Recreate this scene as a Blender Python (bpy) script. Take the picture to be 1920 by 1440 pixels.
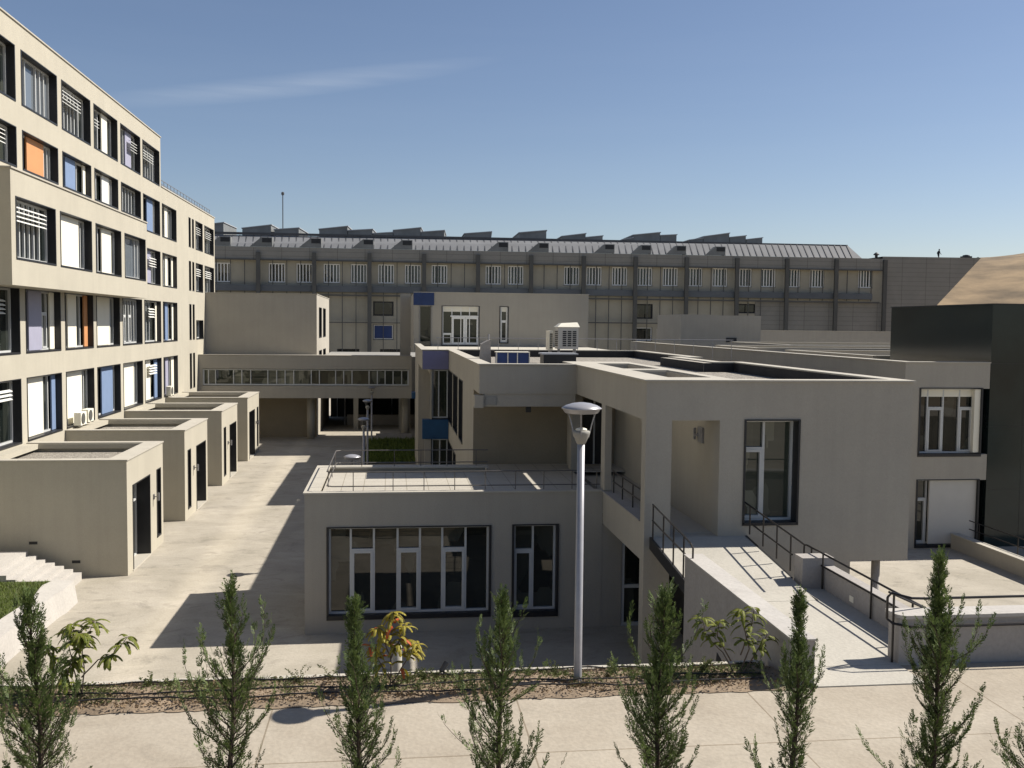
import bpy, bmesh, math, random
from mathutils import Vector, Matrix
R = math.radians
for o in list(bpy.data.objects): bpy.data.objects.remove(o)
scene = bpy.context.scene
col = scene.collection

# ---------------------------------------------------------------- camera, sky, sun, exposure
cam_d = bpy.data.cameras.new('camera'); cam = bpy.data.objects.new('camera', cam_d); col.objects.link(cam)
yaw, pit, rol = R(6.948), R(3.4357), R(.5989)
fw = Vector((math.sin(yaw)*math.cos(pit), math.cos(yaw)*math.cos(pit), -math.sin(pit)))
rt = Vector((math.cos(yaw), -math.sin(yaw), 0)); up = rt.cross(fw)
rt2 = rt*math.cos(rol)+up*math.sin(rol); up2 = -rt*math.sin(rol)+up*math.cos(rol)
cam.matrix_world = Matrix(((rt2.x, up2.x, -fw.x, 0), (rt2.y, up2.y, -fw.y, 0), (rt2.z, up2.z, -fw.z, 9.0), (0, 0, 0, 1)))
cam_d.sensor_width = 36; cam_d.lens = 36*1854.94/1920; cam_d.clip_start = .1; cam_d.clip_end = 8000
scene.camera = cam

SUN = Vector((.9903, .1985, 1.0)).normalized()
sun_el = math.asin(SUN.z); sun_az = math.atan2(SUN.x, SUN.y)
sd = bpy.data.lights.new('sun', 'SUN'); sd.energy = 5.0; sd.angle = R(.53); sd.color = (1.0, .93, .83)
so = bpy.data.objects.new('sun', sd); col.objects.link(so); so.location = (40, 10, 60)
so.rotation_euler = SUN.to_track_quat('Z', 'Y').to_euler()

world = bpy.data.worlds.new('World'); scene.world = world; world.use_nodes = True
wn, wl = world.node_tree.nodes, world.node_tree.links
for n in list(wn): wn.remove(n)
def N(nodes, t, **k):
    n = nodes.new(t)
    for a, b in k.items(): setattr(n, a, b)
    return n
sky = N(wn, 'ShaderNodeTexSky', sky_type='NISHITA', sun_disc=False, sun_elevation=sun_el, sun_rotation=sun_az,
        altitude=600, air_density=1.0, dust_density=.7, ozone_density=1.5)
bg = N(wn, 'ShaderNodeBackground'); bg.inputs[1].default_value = .060
tc = N(wn, 'ShaderNodeTexCoord')
# thin cirrus: stretched noise, kept to a band of the sky
mp = N(wn, 'ShaderNodeMapping'); mp.inputs['Rotation'].default_value = (0, R(-7), 0); mp.inputs['Scale'].default_value = (2.2, 2.2, 26)
nz = N(wn, 'ShaderNodeTexNoise'); nz.inputs['Scale'].default_value = 1.6; nz.inputs['Detail'].default_value = 6; nz.inputs['Roughness'].default_value = .55
rp = N(wn, 'ShaderNodeValToRGB'); rp.color_ramp.elements[0].position = .45; rp.color_ramp.elements[1].position = .80
wl.new(tc.outputs['Generated'], mp.inputs['Vector']); wl.new(mp.outputs[0], nz.inputs['Vector']); wl.new(nz.outputs[0], rp.inputs[0])
cd = Vector((-.095, .969, .2235)).normalized()   # centre of the wisp
cx = N(wn, 'ShaderNodeVectorMath', operation='SUBTRACT'); cx.inputs[1].default_value = cd; wl.new(tc.outputs['Generated'], cx.inputs[0])
sc_ = N(wn, 'ShaderNodeVectorMath', operation='MULTIPLY'); sc_.inputs[1].default_value = (4.8, 2.5, 85); 
rot = N(wn, 'ShaderNodeVectorRotate', rotation_type='Y_AXIS'); rot.inputs['Angle'].default_value = R(9); wl.new(cx.outputs[0], rot.inputs['Vector'])
wl.new(rot.outputs[0], sc_.inputs[0])
ln = N(wn, 'ShaderNodeVectorMath', operation='LENGTH'); wl.new(sc_.outputs[0], ln.inputs[0])
mr = N(wn, 'ShaderNodeMapRange'); mr.inputs[1].default_value = 1.0; mr.inputs[2].default_value = 0.0; wl.new(ln.outputs['Value'], mr.inputs[0])
mu = N(wn, 'ShaderNodeMath', operation='MULTIPLY'); wl.new(mr.outputs[0], mu.inputs[0])
nz2 = N(wn, 'ShaderNodeTexNoise'); nz2.inputs['Scale'].default_value = 2.6; nz2.inputs['Detail'].default_value = 7
mp2 = N(wn, 'ShaderNodeMapping'); mp2.inputs['Rotation'].default_value = (0, R(11), 0); mp2.inputs['Scale'].default_value = (4, 4, 60)
wl.new(tc.outputs['Generated'], mp2.inputs[0]); wl.new(mp2.outputs[0], nz2.inputs['Vector']); wl.new(nz2.outputs[0], mu.inputs[1])
s3 = N(wn, 'ShaderNodeMath', operation='MULTIPLY'); s3.inputs[1].default_value = .27; wl.new(mu.outputs[0], s3.inputs[0])
s4 = N(wn, 'ShaderNodeMath', operation='MULTIPLY_ADD'); s4.inputs[1].default_value = .012; wl.new(rp.outputs[0], s4.inputs[0]); wl.new(s3.outputs[0], s4.inputs[2])
mxw = N(wn, 'ShaderNodeMixRGB'); mxw.inputs[2].default_value = (9.5, 9.8, 10.2, 1)
tint = N(wn, 'ShaderNodeMixRGB', blend_type='MULTIPLY'); tint.inputs[0].default_value = 1; tint.inputs[2].default_value = (1.035, .99, 1.02, 1); wl.new(sky.outputs[0], tint.inputs[1])
wl.new(s4.outputs[0], mxw.inputs[0]); wl.new(tint.outputs[0], mxw.inputs[1]); wl.new(mxw.outputs[0], bg.inputs[0])
out = N(wn, 'ShaderNodeOutputWorld'); wl.new(bg.outputs[0], out.inputs[0])
scene.view_settings.view_transform = 'Standard'; scene.view_settings.look = 'None'; scene.view_settings.gamma = 1
scene.view_settings.exposure = 0.68

# ---------------------------------------------------------------- materials
KA = .60   # real-world surface albedo scale
def mat(name, c, rough=.85, var=.06, scale=.6, fine=0, bump=0, metal=0, ior=1.45, stain=0, spec=.5):
    if name not in ('white_panel','white_frame','pale_slat','light_grey_frame'): c = tuple(x*KA for x in c)
    m = bpy.data.materials.new(name); m.use_nodes = True
    ns, ls = m.node_tree.nodes, m.node_tree.links; b = ns['Principled BSDF']
    b.inputs['Roughness'].default_value = rough; b.inputs['Metallic'].default_value = metal; b.inputs['IOR'].default_value = ior
    b.inputs['Specular IOR Level'].default_value = spec
    t = N(ns, 'ShaderNodeTexCoord'); a = N(ns, 'ShaderNodeTexNoise'); a.inputs['Scale'].default_value = scale; a.inputs['Detail'].default_value = 8
    a.inputs['Roughness'].default_value = .62
    g = N(ns, 'ShaderNodeNewGeometry'); ls.new(g.outputs['Position'], a.inputs['Vector'])
    mx = N(ns, 'ShaderNodeMixRGB'); mx.inputs[1].default_value = tuple(x*(1-var*1.6) for x in c)+(1,); mx.inputs[2].default_value = tuple(min(1, x*(1+var*1.6)) for x in c)+(1,)
    r = N(ns, 'ShaderNodeMapRange'); r.inputs[1].default_value = .3; r.inputs[2].default_value = .7; ls.new(a.outputs[0], r.inputs[0]); ls.new(r.outputs[0], mx.inputs[0])
    last = mx.outputs[0]
    if fine:
        f = N(ns, 'ShaderNodeTexNoise'); f.inputs['Scale'].default_value = 22; f.inputs['Detail'].default_value = 4; ls.new(g.outputs['Position'], f.inputs['Vector'])
        m2 = N(ns, 'ShaderNodeMixRGB', blend_type='MULTIPLY'); m2.inputs[0].default_value = 1
        r2 = N(ns, 'ShaderNodeMapRange'); r2.inputs[1].default_value = .3; r2.inputs[2].default_value = .7; r2.inputs[3].default_value = 1-fine; r2.inputs[4].default_value = 1+fine
        ls.new(f.outputs[0], r2.inputs[0]); ls.new(last, m2.inputs[1]); ls.new(r2.outputs[0], m2.inputs[2]); last = m2.outputs[0]
    if stain:   # faint vertical run-off marks
        mpn = N(ns, 'ShaderNodeMapping'); mpn.inputs['Scale'].default_value = (3.2, 3.2, .16); ls.new(g.outputs['Position'], mpn.inputs[0])
        s = N(ns, 'ShaderNodeTexNoise'); s.inputs['Scale'].default_value = 1.3; s.inputs['Detail'].default_value = 5; ls.new(mpn.outputs[0], s.inputs['Vector'])
        r3 = N(ns, 'ShaderNodeMapRange'); r3.inputs[1].default_value = .42; r3.inputs[2].default_value = .75; r3.inputs[3].default_value = 1; r3.inputs[4].default_value = 1-stain
        m3 = N(ns, 'ShaderNodeMixRGB', blend_type='MULTIPLY'); m3.inputs[0].default_value = 1
        ls.new(s.outputs[0], r3.inputs[0]); ls.new(last, m3.inputs[1]); ls.new(r3.outputs[0], m3.inputs[2]); last = m3.outputs[0]
    ls.new(last, b.inputs['Base Color'])
    if bump:
        f2 = N(ns, 'ShaderNodeTexNoise'); f2.inputs['Scale'].default_value = 45; f2.inputs['Detail'].default_value = 3; ls.new(g.outputs['Position'], f2.inputs['Vector'])
        bp = N(ns, 'ShaderNodeBump'); bp.inputs['Strength'].default_value = bump; bp.inputs['Distance'].default_value = .02
        ls.new(f2.outputs[0], bp.inputs['Height']); ls.new(bp.outputs[0], b.inputs['Normal'])
    m['_last'] = 1
    return m
M = {}
M['plaster'] = mat('beige_plaster', (.66, .615, .50), .92, .035, .5, fine=.03, bump=.35, stain=.05)
M['plaster2'] = mat('shade_toned_plaster', (.585, .545, .465), .92, .035, .5, fine=.03, bump=.35, stain=.05)  # darker than the sunlit plaster, to deepen the shaded facades by colour
M['coping'] = mat('pale_coping', (.66, .62, .53), .8, .05, 1.2, fine=.05)
M['whiteroof'] = mat('white_roof_paving', (.72, .68, .58), .8, .06, 1.5, fine=.05)
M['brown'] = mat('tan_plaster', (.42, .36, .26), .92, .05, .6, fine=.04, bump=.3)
M['dark'] = mat('anthracite_metal', (.028, .029, .033), .45, .1, 3)
M['frame'] = mat('light_grey_frame', (.50, .51, .50), .4, .03, 3)
M['wframe'] = mat('white_frame', (.75, .75, .72), .4, .03, 3)
M['slat'] = mat('pale_slat', (.66, .66, .62), .5, .03, 3)
M['rail'] = mat('dark_rail', (.045, .04, .038), .4, .1, 5, metal=.4)
M['rail2'] = mat('weathered_rail', (.20, .185, .17), .5, .1, 5, metal=.3)
M['galv'] = mat('galvanised_steel', (.42, .42, .44), .42, .08, 6, metal=.55)
M['lamp'] = mat('grey_lamp_paint', (.50, .50, .53), .35, .05, 5, metal=.2)
M['white'] = mat('white_panel', (.74, .71, .60), .6, .02, 2)
M['shutter'] = mat('grey_white_shutter', (.80, .78, .72), .6, .02, 2)
M['orange'] = mat('orange_panel', (.85, .40, .17), .6, .03, 2)
M['blue'] = mat('blue_panel', (.27, .38, .60), .6, .03, 2)
M['dkblue'] = mat('dark_blue_panel', (.02, .055, .19), .5, .08, 2)
M['midblue'] = mat('mid_blue_panel', (.02, .11, .26), .5, .08, 2)
M['lilac'] = mat('lilac_panel', (.50, .50, .64), .6, .03, 2)
M['violet'] = mat('violet_panel', (.27, .27, .47), .6, .03, 2)
M['membrane'] = mat('black_membrane', (.035, .034, .036), .8, .15, 2)
M['hall'] = mat('grey_cladding', (.42, .41, .375), .8, .07, .35, fine=.04)
M['hallb'] = mat('beige_cladding', (.58, .54, .43), .8, .06, .35, fine=.04)
M['halld'] = mat('slate_band', (.16, .18, .20), .6, .1, .4)
M['hallc'] = mat('steel_column', (.13, .13, .12), .6, .1, .6)
M['seam'] = mat('zinc_roof', (.29, .30, .315), .75, .08, .6)
M['seamd'] = mat('dark_seam', (.11, .115, .125), .5, .1, .6)
M['skyl'] = mat('skylight_cladding', (.27, .285, .285), .6, .12, .6)
M['cap'] = mat('pale_metal_cap', (.55, .57, .6), .4, .05, 1)
M['blackglass'] = mat('black_glass_cladding', (.025, .042, .042), .13, .35, .15, ior=1.5, spec=.4)  # tone noise in the base colour stands in for soft gloss reflections
M['container'] = mat('blue_container', (.03, .07, .24), .5, .1, 3)
M['soil'] = mat('dry_soil', (.36, .275, .19), .95, .18, 2, fine=.15, bump=.5)
M['bark'] = mat('bark', (.10, .07, .05), .9, .15, 8)
M['stem'] = mat('grey_stem', (.20, .15, .11), .9, .15, 8)
M['hose'] = mat('black_hose', (.02, .018, .017), .6, .1, 8)
M['cloth'] = mat('dark_clothing', (.03, .032, .04), .9, .1, 8)
M['skin'] = mat('skin', (.35, .2, .14), .7, .05, 8)
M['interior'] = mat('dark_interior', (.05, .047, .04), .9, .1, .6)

def glass(name, base=(.008, .011, .010), ior=1.6, r=.015):
    m = bpy.data.materials.new(name); m.use_nodes = True; ns, ls = m.node_tree.nodes, m.node_tree.links
    b = ns['Principled BSDF']; b.inputs['Base Color'].default_value = base+(1,); b.inputs['Roughness'].default_value = r; b.inputs['IOR'].default_value = ior
    g = N(ns, 'ShaderNodeNewGeometry'); t = N(ns, 'ShaderNodeTexNoise'); t.inputs['Scale'].default_value = .5; t.inputs['Detail'].default_value = 1
    ls.new(g.outputs['Position'], t.inputs['Vector']); bp = N(ns, 'ShaderNodeBump'); bp.inputs['Strength'].default_value = .25; bp.inputs['Distance'].default_value = .02
    ls.new(t.outputs[0], bp.inputs['Height']); ls.new(bp.outputs[0], b.inputs['Normal'])
    return m
def painted_view_glass(name, c1, c2, sc, ior=1.6):  # pale blocks in the base colour stand in for reflections and room glimpses
    m = glass(name, c1, ior); ns, ls = m.node_tree.nodes, m.node_tree.links; b = ns['Principled BSDF']
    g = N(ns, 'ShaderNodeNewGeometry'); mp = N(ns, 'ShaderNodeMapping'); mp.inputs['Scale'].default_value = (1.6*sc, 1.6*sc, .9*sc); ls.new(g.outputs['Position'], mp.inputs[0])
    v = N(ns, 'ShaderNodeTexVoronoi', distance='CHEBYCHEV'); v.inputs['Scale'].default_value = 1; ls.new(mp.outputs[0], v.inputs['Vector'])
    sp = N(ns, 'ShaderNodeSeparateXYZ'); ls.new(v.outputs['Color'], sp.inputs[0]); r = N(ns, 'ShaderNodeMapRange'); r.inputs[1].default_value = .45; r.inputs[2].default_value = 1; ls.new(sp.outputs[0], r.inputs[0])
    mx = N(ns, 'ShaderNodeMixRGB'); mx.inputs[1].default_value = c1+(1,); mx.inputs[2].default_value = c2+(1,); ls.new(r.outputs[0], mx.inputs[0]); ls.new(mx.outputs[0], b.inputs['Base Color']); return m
M['glass'] = painted_view_glass('dark_glass', (.008,.011,.010), (.05,.055,.045), .9)
M['pane_m'] = painted_view_glass('painted_reflection_glass', (.035,.045,.035), (.16,.17,.13), 1.5)  # paler blocks painted in as reflections; no lit room behind
M['pane_b'] = painted_view_glass('bridge_glass', (.03,.035,.025), (.13,.135,.10), .8)
M['glass2'] = glass('greenish_glass', (.03, .036, .026), 1.6)
M['pane_l'] = glass('reflection_toned_glass', (.13, .15, .17), 1.7)  # paler blue-grey base colour imitates a bluish reflection on the pane

def concrete(name, c1, c2, joint=None, js=(3.2, 3.2), joff=(0, 0), spots=.5, jw=.012, band=None):
    m = bpy.data.materials.new(name); m.use_nodes = True; ns, ls = m.node_tree.nodes, m.node_tree.links; b = ns['Principled BSDF']
    b.inputs['Roughness'].default_value = .88; c1 = tuple(x*KA for x in c1); c2 = tuple(x*KA for x in c2)
    g = N(ns, 'ShaderNodeNewGeometry')
    a = N(ns, 'ShaderNodeTexNoise'); a.inputs['Scale'].default_value = .35; a.inputs['Detail'].default_value = 9; a.inputs['Roughness'].default_value = .68; a.inputs['Distortion'].default_value = .6
    ls.new(g.outputs['Position'], a.inputs['Vector'])
    r = N(ns, 'ShaderNodeMapRange'); r.inputs[1].default_value = .32; r.inputs[2].default_value = .68; ls.new(a.outputs[0], r.inputs[0])
    mx = N(ns, 'ShaderNodeMixRGB'); mx.inputs[1].default_value = c1+(1,); mx.inputs[2].default_value = c2+(1,); ls.new(r.outputs[0], mx.inputs[0])
    mp = N(ns, 'ShaderNodeMapping'); mp.inputs['Scale'].default_value = (.8, 1.15, 1); ls.new(g.outputs['Position'], mp.inputs[0])
    d = N(ns, 'ShaderNodeTexNoise'); d.inputs['Scale'].default_value = 1.1; d.inputs['Detail'].default_value = 10; d.inputs['Roughness'].default_value = .72; d.inputs['Distortion'].default_value = 1.2; ls.new(mp.outputs[0], d.inputs['Vector'])
    r2 = N(ns, 'ShaderNodeMapRange'); r2.inputs[1].default_value = .52; r2.inputs[2].default_value = .72; r2.inputs[3].default_value = 1; r2.inputs[4].default_value = 1-.3*spots; ls.new(d.outputs[0], r2.inputs[0])
    m2 = N(ns, 'ShaderNodeMixRGB', blend_type='MULTIPLY'); m2.inputs[0].default_value = 1; ls.new(mx.outputs[0], m2.inputs[1]); ls.new(r2.outputs[0], m2.inputs[2])
    f = N(ns, 'ShaderNodeTexNoise'); f.inputs['Scale'].default_value = 14; f.inputs['Detail'].default_value = 5; ls.new(g.outputs['Position'], f.inputs['Vector'])
    r3 = N(ns, 'ShaderNodeMapRange'); r3.inputs[1].default_value = .3; r3.inputs[2].default_value = .7; r3.inputs[3].default_value = .93; r3.inputs[4].default_value = 1.06; ls.new(f.outputs[0], r3.inputs[0])
    m3 = N(ns, 'ShaderNodeMixRGB', blend_type='MULTIPLY'); m3.inputs[0].default_value = 1; ls.new(m2.outputs[0], m3.inputs[1]); ls.new(r3.outputs[0], m3.inputs[2])
    last = m3.outputs[0]
    if joint:
        sx = N(ns, 'ShaderNodeSeparateXYZ'); ls.new(g.outputs['Position'], sx.inputs[0])
        for k, (per, off) in enumerate(zip(js, joff)):
            ad = N(ns, 'ShaderNodeMath', operation='ADD'); ad.inputs[1].default_value = off+1000*per; ls.new(sx.outputs[k], ad.inputs[0])
            md = N(ns, 'ShaderNodeMath', operation='MODULO'); md.inputs[1].default_value = per; ls.new(ad.outputs[0], md.inputs[0])
            lt = N(ns, 'ShaderNodeMath', operation='LESS_THAN'); lt.inputs[1].default_value = jw*2; ls.new(md.outputs[0], lt.inputs[0])
            m4 = N(ns, 'ShaderNodeMixRGB', blend_type='MULTIPLY'); m4.inputs[2].default_value = joint+(1,)
            ls.new(lt.outputs[0], m4.inputs[0]); ls.new(last, m4.inputs[1]); last = m4.outputs[0]
    if band:     # paler trowelled strip along Y and scattered pale scuffs
        sb = N(ns, 'ShaderNodeSeparateXYZ'); ls.new(g.outputs['Position'], sb.inputs[0])
        wv = N(ns, 'ShaderNodeMath', operation='MULTIPLY_ADD'); wv.inputs[1].default_value = 1.1; wv.inputs[2].default_value = -.55; ls.new(d.outputs[0], wv.inputs[0])
        sm = N(ns, 'ShaderNodeMath', operation='ADD'); ls.new(sb.outputs[0], sm.inputs[0]); ls.new(wv.outputs[0], sm.inputs[1])
        df = N(ns, 'ShaderNodeMath', operation='SUBTRACT'); df.inputs[1].default_value = band[0]; ls.new(sm.outputs[0], df.inputs[0])
        ab = N(ns, 'ShaderNodeMath', operation='ABSOLUTE'); ls.new(df.outputs[0], ab.inputs[0])
        rb = N(ns, 'ShaderNodeMapRange'); rb.inputs[1].default_value = band[1]*.3; rb.inputs[2].default_value = band[1]; rb.inputs[3].default_value = 1.0; rb.inputs[4].default_value = 0; ls.new(ab.outputs[0], rb.inputs[0])
        m5 = N(ns, 'ShaderNodeMixRGB', blend_type='MULTIPLY'); m5.inputs[2].default_value = (1.17, 1.16, 1.14, 1); ls.new(rb.outputs[0], m5.inputs[0]); ls.new(last, m5.inputs[1]); last = m5.outputs[0]
        mq = N(ns, 'ShaderNodeMapping'); mq.inputs['Scale'].default_value = (.6, 1.9, 1); mq.inputs['Location'].default_value = (7, 3, 0); ls.new(g.outputs['Position'], mq.inputs[0])
        q = N(ns, 'ShaderNodeTexNoise'); q.inputs['Scale'].default_value = .9; q.inputs['Detail'].default_value = 6; q.inputs['Roughness'].default_value = .6; ls.new(mq.outputs[0], q.inputs['Vector'])
        rq = N(ns, 'ShaderNodeMapRange'); rq.inputs[1].default_value = .57; rq.inputs[2].default_value = .70; rq.inputs[3].default_value = 0; rq.inputs[4].default_value = .8; ls.new(q.outputs[0], rq.inputs[0])
        m6 = N(ns, 'ShaderNodeMixRGB', blend_type='MULTIPLY'); m6.inputs[2].default_value = (1.2, 1.19, 1.17, 1); ls.new(rq.outputs[0], m6.inputs[0]); ls.new(last, m6.inputs[1]); last = m6.outputs[0]
    ls.new(last, b.inputs['Base Color'])
    bp = N(ns, 'ShaderNodeBump'); bp.inputs['Strength'].default_value = .4; bp.inputs['Distance'].default_value = .02; ls.new(f.outputs[0], bp.inputs['Height']); ls.new(bp.outputs[0], b.inputs['Normal'])
    return m
M['yard'] = concrete('courtyard_concrete', (.45, .41, .33), (.64, .585, .49), (1.10, 1.10, 1.09), (300, 4.9), (120, 1.4), spots=1.15, jw=.022, band=(-6.7, .75))
M['slab'] = concrete('foreground_concrete', (.47, .405, .315), (.62, .555, .45), (.62, .58, .52), (3.65, 40), (1.75, 27.2), spots=.5)
M['ramp'] = concrete('ramp_concrete', (.58, .55, .48), (.68, .65, .57), spots=.3)
M['pconc'] = concrete('parapet_concrete', (.47, .44, .41), (.56, .53, .50), spots=.35)
M['wconc'] = concrete('white_washed_concrete', (.60, .57, .53), (.72, .69, .64), spots=.6)
M['paver'] = concrete('terrace_pavers', (.60, .56, .48), (.70, .66, .57), (.62, .60, .55), (.66, .66), (.2, .1), spots=.2, jw=.012)

def gravel():
    m = bpy.data.materials.new('roof_gravel'); m.use_nodes = True; ns, ls = m.node_tree.nodes, m.node_tree.links; b = ns['Principled BSDF']
    g = N(ns, 'ShaderNodeNewGeometry'); v = N(ns, 'ShaderNodeTexVoronoi'); v.inputs['Scale'].default_value = 14; ls.new(g.outputs['Position'], v.inputs['Vector'])
    r = N(ns, 'ShaderNodeValToRGB'); r.color_ramp.elements[0].color = (.15, .135, .115, 1); r.color_ramp.elements[1].color = (.34, .315, .27, 1)
    sp = N(ns, 'ShaderNodeSeparateXYZ'); ls.new(v.outputs['Color'], sp.inputs[0]); ls.new(sp.outputs[0], r.inputs[0]); ls.new(r.outputs[0], b.inputs['Base Color'])
    b.inputs['Roughness'].default_value = .95
    bp = N(ns, 'ShaderNodeBump'); bp.inputs['Strength'].default_value = 1; bp.inputs['Distance'].default_value = .04; bp.invert = True
    ls.new(v.outputs['Distance'], bp.inputs['Height']); ls.new(bp.outputs[0], b.inputs['Normal']); return m
M['gravel'] = gravel()
def stone():
    m = bpy.data.materials.new('stone_block_wall'); m.use_nodes = True; ns, ls = m.node_tree.nodes, m.node_tree.links; b = ns['Principled BSDF']
    g = N(ns, 'ShaderNodeNewGeometry'); sx = N(ns, 'ShaderNodeSeparateXYZ'); ls.new(g.outputs['Position'], sx.inputs[0]); cx = N(ns, 'ShaderNodeCombineXYZ')
    ls.new(sx.outputs[0], cx.inputs[0]); ls.new(sx.outputs[2], cx.inputs[1])
    k = N(ns, 'ShaderNodeTexBrick'); k.inputs['Scale'].default_value = 1; k.inputs['Brick Width'].default_value = .55; k.inputs['Row Height'].default_value = .19; k.inputs['Mortar Size'].default_value = .018
    k.inputs['Color1'].default_value = (.42, .35, .25, 1); k.inputs['Color2'].default_value = (.30, .25, .18, 1); k.inputs['Mortar'].default_value = (.12, .1, .08, 1)
    ls.new(cx.outputs[0], k.inputs['Vector']); ls.new(k.outputs[0], b.inputs['Base Color']); b.inputs['Roughness'].default_value = .9; return m
M['stone'] = stone()
def leafmat(name, c1, c2, rough=.6, trans=.25):
    m = bpy.data.materials.new(name); m.use_nodes = True; ns, ls = m.node_tree.nodes, m.node_tree.links; b = ns['Principled BSDF']
    g = N(ns, 'ShaderNodeNewGeometry'); a = N(ns, 'ShaderNodeTexNoise'); a.inputs['Scale'].default_value = 3.5; a.inputs['Detail'].default_value = 3; ls.new(g.outputs['Position'], a.inputs['Vector'])
    at = N(ns, 'ShaderNodeMath', operation='MULTIPLY_ADD'); at.inputs[1].default_value = .55; ls.new(g.outputs['Random Per Island'], at.inputs[0])
    s = N(ns, 'ShaderNodeMath', operation='MULTIPLY'); s.inputs[1].default_value = .5; ls.new(a.outputs[0], s.inputs[0]); ls.new(s.outputs[0], at.inputs[2])
    mx = N(ns, 'ShaderNodeMixRGB'); mx.inputs[1].default_value = c1+(1,); mx.inputs[2].default_value = c2+(1,); ls.new(at.outputs[0], mx.inputs[0])
    ls.new(mx.outputs[0], b.inputs['Base Color']); b.inputs['Roughness'].default_value = rough; b.inputs['Specular IOR Level'].default_value = .3
    tr = N(ns, 'ShaderNodeBsdfTranslucent'); ls.new(mx.outputs[0], tr.inputs[0]); ms = N(ns, 'ShaderNodeMixShader'); ms.inputs[0].default_value = trans
    o = ns['Material Output']; ls.new(b.outputs[0], ms.inputs[1]); ls.new(tr.outputs[0], ms.inputs[2]); ls.new(ms.outputs[0], o.inputs[0]); return m
M['conifer'] = leafmat('conifer_foliage', (.018, .040, .012), (.14, .185, .052))
M['sumac'] = leafmat('green_sumac_leaf', (.06, .10, .012), (.24, .25, .03))
M['autumn'] = leafmat('yellow_sumac_leaf', (.17, .18, .02), (.46, .36, .04))
M['redleaf'] = leafmat('red_sumac_leaf', (.50, .06, .02), (.55, .16, .03))
M['weed'] = leafmat('weed_leaf', (.05, .075, .022), (.20, .21, .08))
M['litter'] = leafmat('dry_litter', (.09, .06, .035), (.27, .19, .11), trans=.05)
M['grass'] = leafmat('lawn_blade', (.05, .09, .015), (.16, .20, .04))
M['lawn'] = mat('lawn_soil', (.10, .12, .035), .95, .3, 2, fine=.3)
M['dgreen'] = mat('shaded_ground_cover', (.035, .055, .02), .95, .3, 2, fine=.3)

# ---------------------------------------------------------------- mesh helpers
class MB:
    def __init__(s): s.v = []; s.f = []
    def add(s, vs, fs):
        n = len(s.v); s.v += [tuple(v) for v in vs]; s.f += [tuple(i+n for i in f) for f in fs]; return s
    def box(s, x0, x1, y0, y1, z0, z1):
        x0, x1 = sorted((x0, x1)); y0, y1 = sorted((y0, y1)); z0, z1 = sorted((z0, z1))
        return s.add([(x0,y0,z0),(x1,y0,z0),(x1,y1,z0),(x0,y1,z0),(x0,y0,z1),(x1,y0,z1),(x1,y1,z1),(x0,y1,z1)],
                     [(0,3,2,1),(4,5,6,7),(0,1,5,4),(1,2,6,5),(2,3,7,6),(3,0,4,7)])
    def prism(s, poly, z0, z1):   # ccw polygon
        n = len(poly)
        return s.add([(x,y,z0) for x,y in poly]+[(x,y,z1) for x,y in poly],
                     [tuple(range(n-1,-1,-1)), tuple(range(n,2*n))]+[(i,(i+1)%n,n+(i+1)%n,n+i) for i in range(n)])
    def tube(s, pts, r, n=8, cap=True):
        pts = [Vector(p) for p in pts]; rs = r if isinstance(r, (list, tuple)) else [r]*len(pts)
        vs = []; up = Vector((0,0,1))
        d0 = (pts[1]-pts[0]).normalized(); a = d0.cross(up)
        if a.length < .05: a = d0.cross(Vector((1,0,0)))
        a.normalize()
        for i, p in enumerate(pts):
            d = (pts[min(i+1,len(pts)-1)]-pts[max(i-1,0)]).normalized()
            a = (a-d*a.dot(d)); a.normalize(); b = d.cross(a)
            for k in range(n):
                t = 2*math.pi*k/n; vs.append(p+(a*math.cos(t)+b*math.sin(t))*rs[i])
        fs = [(i*n+k, i*n+(k+1)%n, (i+1)*n+(k+1)%n, (i+1)*n+k) for i in range(len(pts)-1) for k in range(n)]
        if cap: fs += [tuple(range(n-1,-1,-1)), tuple((len(pts)-1)*n+k for k in range(n))]
        return s.add(vs, fs)
    def lathe(s, prof, n=24, c=(0,0,0)):
        vs = [(c[0]+r*math.cos(2*math.pi*k/n), c[1]+r*math.sin(2*math.pi*k/n), c[2]+z) for r, z in prof for k in range(n)]
        fs = [(i*n+k, i*n+(k+1)%n, (i+1)*n+(k+1)%n, (i+1)*n+k) for i in range(len(prof)-1) for k in range(n)]
        fs += [tuple(range(n-1,-1,-1)), tuple((len(prof)-1)*n+k for k in range(n))]
        return s.add(vs, fs)
    def build(s, name, m, parent=None, smooth=False):
        org = Vector(parent.get('_org', (0,0,0))) if parent is not None else Vector((0,0,0))
        me = bpy.data.meshes.new(name); me.from_pydata([Vector(v)-org for v in s.v], [], s.f); me.update()
        if smooth: me.polygons.foreach_set('use_smooth', [True]*len(me.polygons))
        me.materials.append(M[m] if isinstance(m, str) else m)
        o = bpy.data.objects.new(name, me); col.objects.link(o)
        if parent is not None: o.parent = parent; o['_org'] = tuple(org)
        return o
def tag(o, label=None, cat=None, group=None, kind=None):
    for k, v in (('label',label),('category',cat),('group',group),('kind',kind)):
        if v: o[k] = v
    return o
def thing(name, loc, label, cat, group=None):
    o = bpy.data.objects.new(name, None); col.objects.link(o); o.location = loc; o.empty_display_size = .3
    o['_org'] = tuple(loc); return tag(o, label, cat, group)
def copy_tree(o, parent=None):
    c = o.copy(); col.objects.link(c)
    if parent: c.parent = parent
    for ch in o.children: copy_tree(ch, c)
    return c
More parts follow.
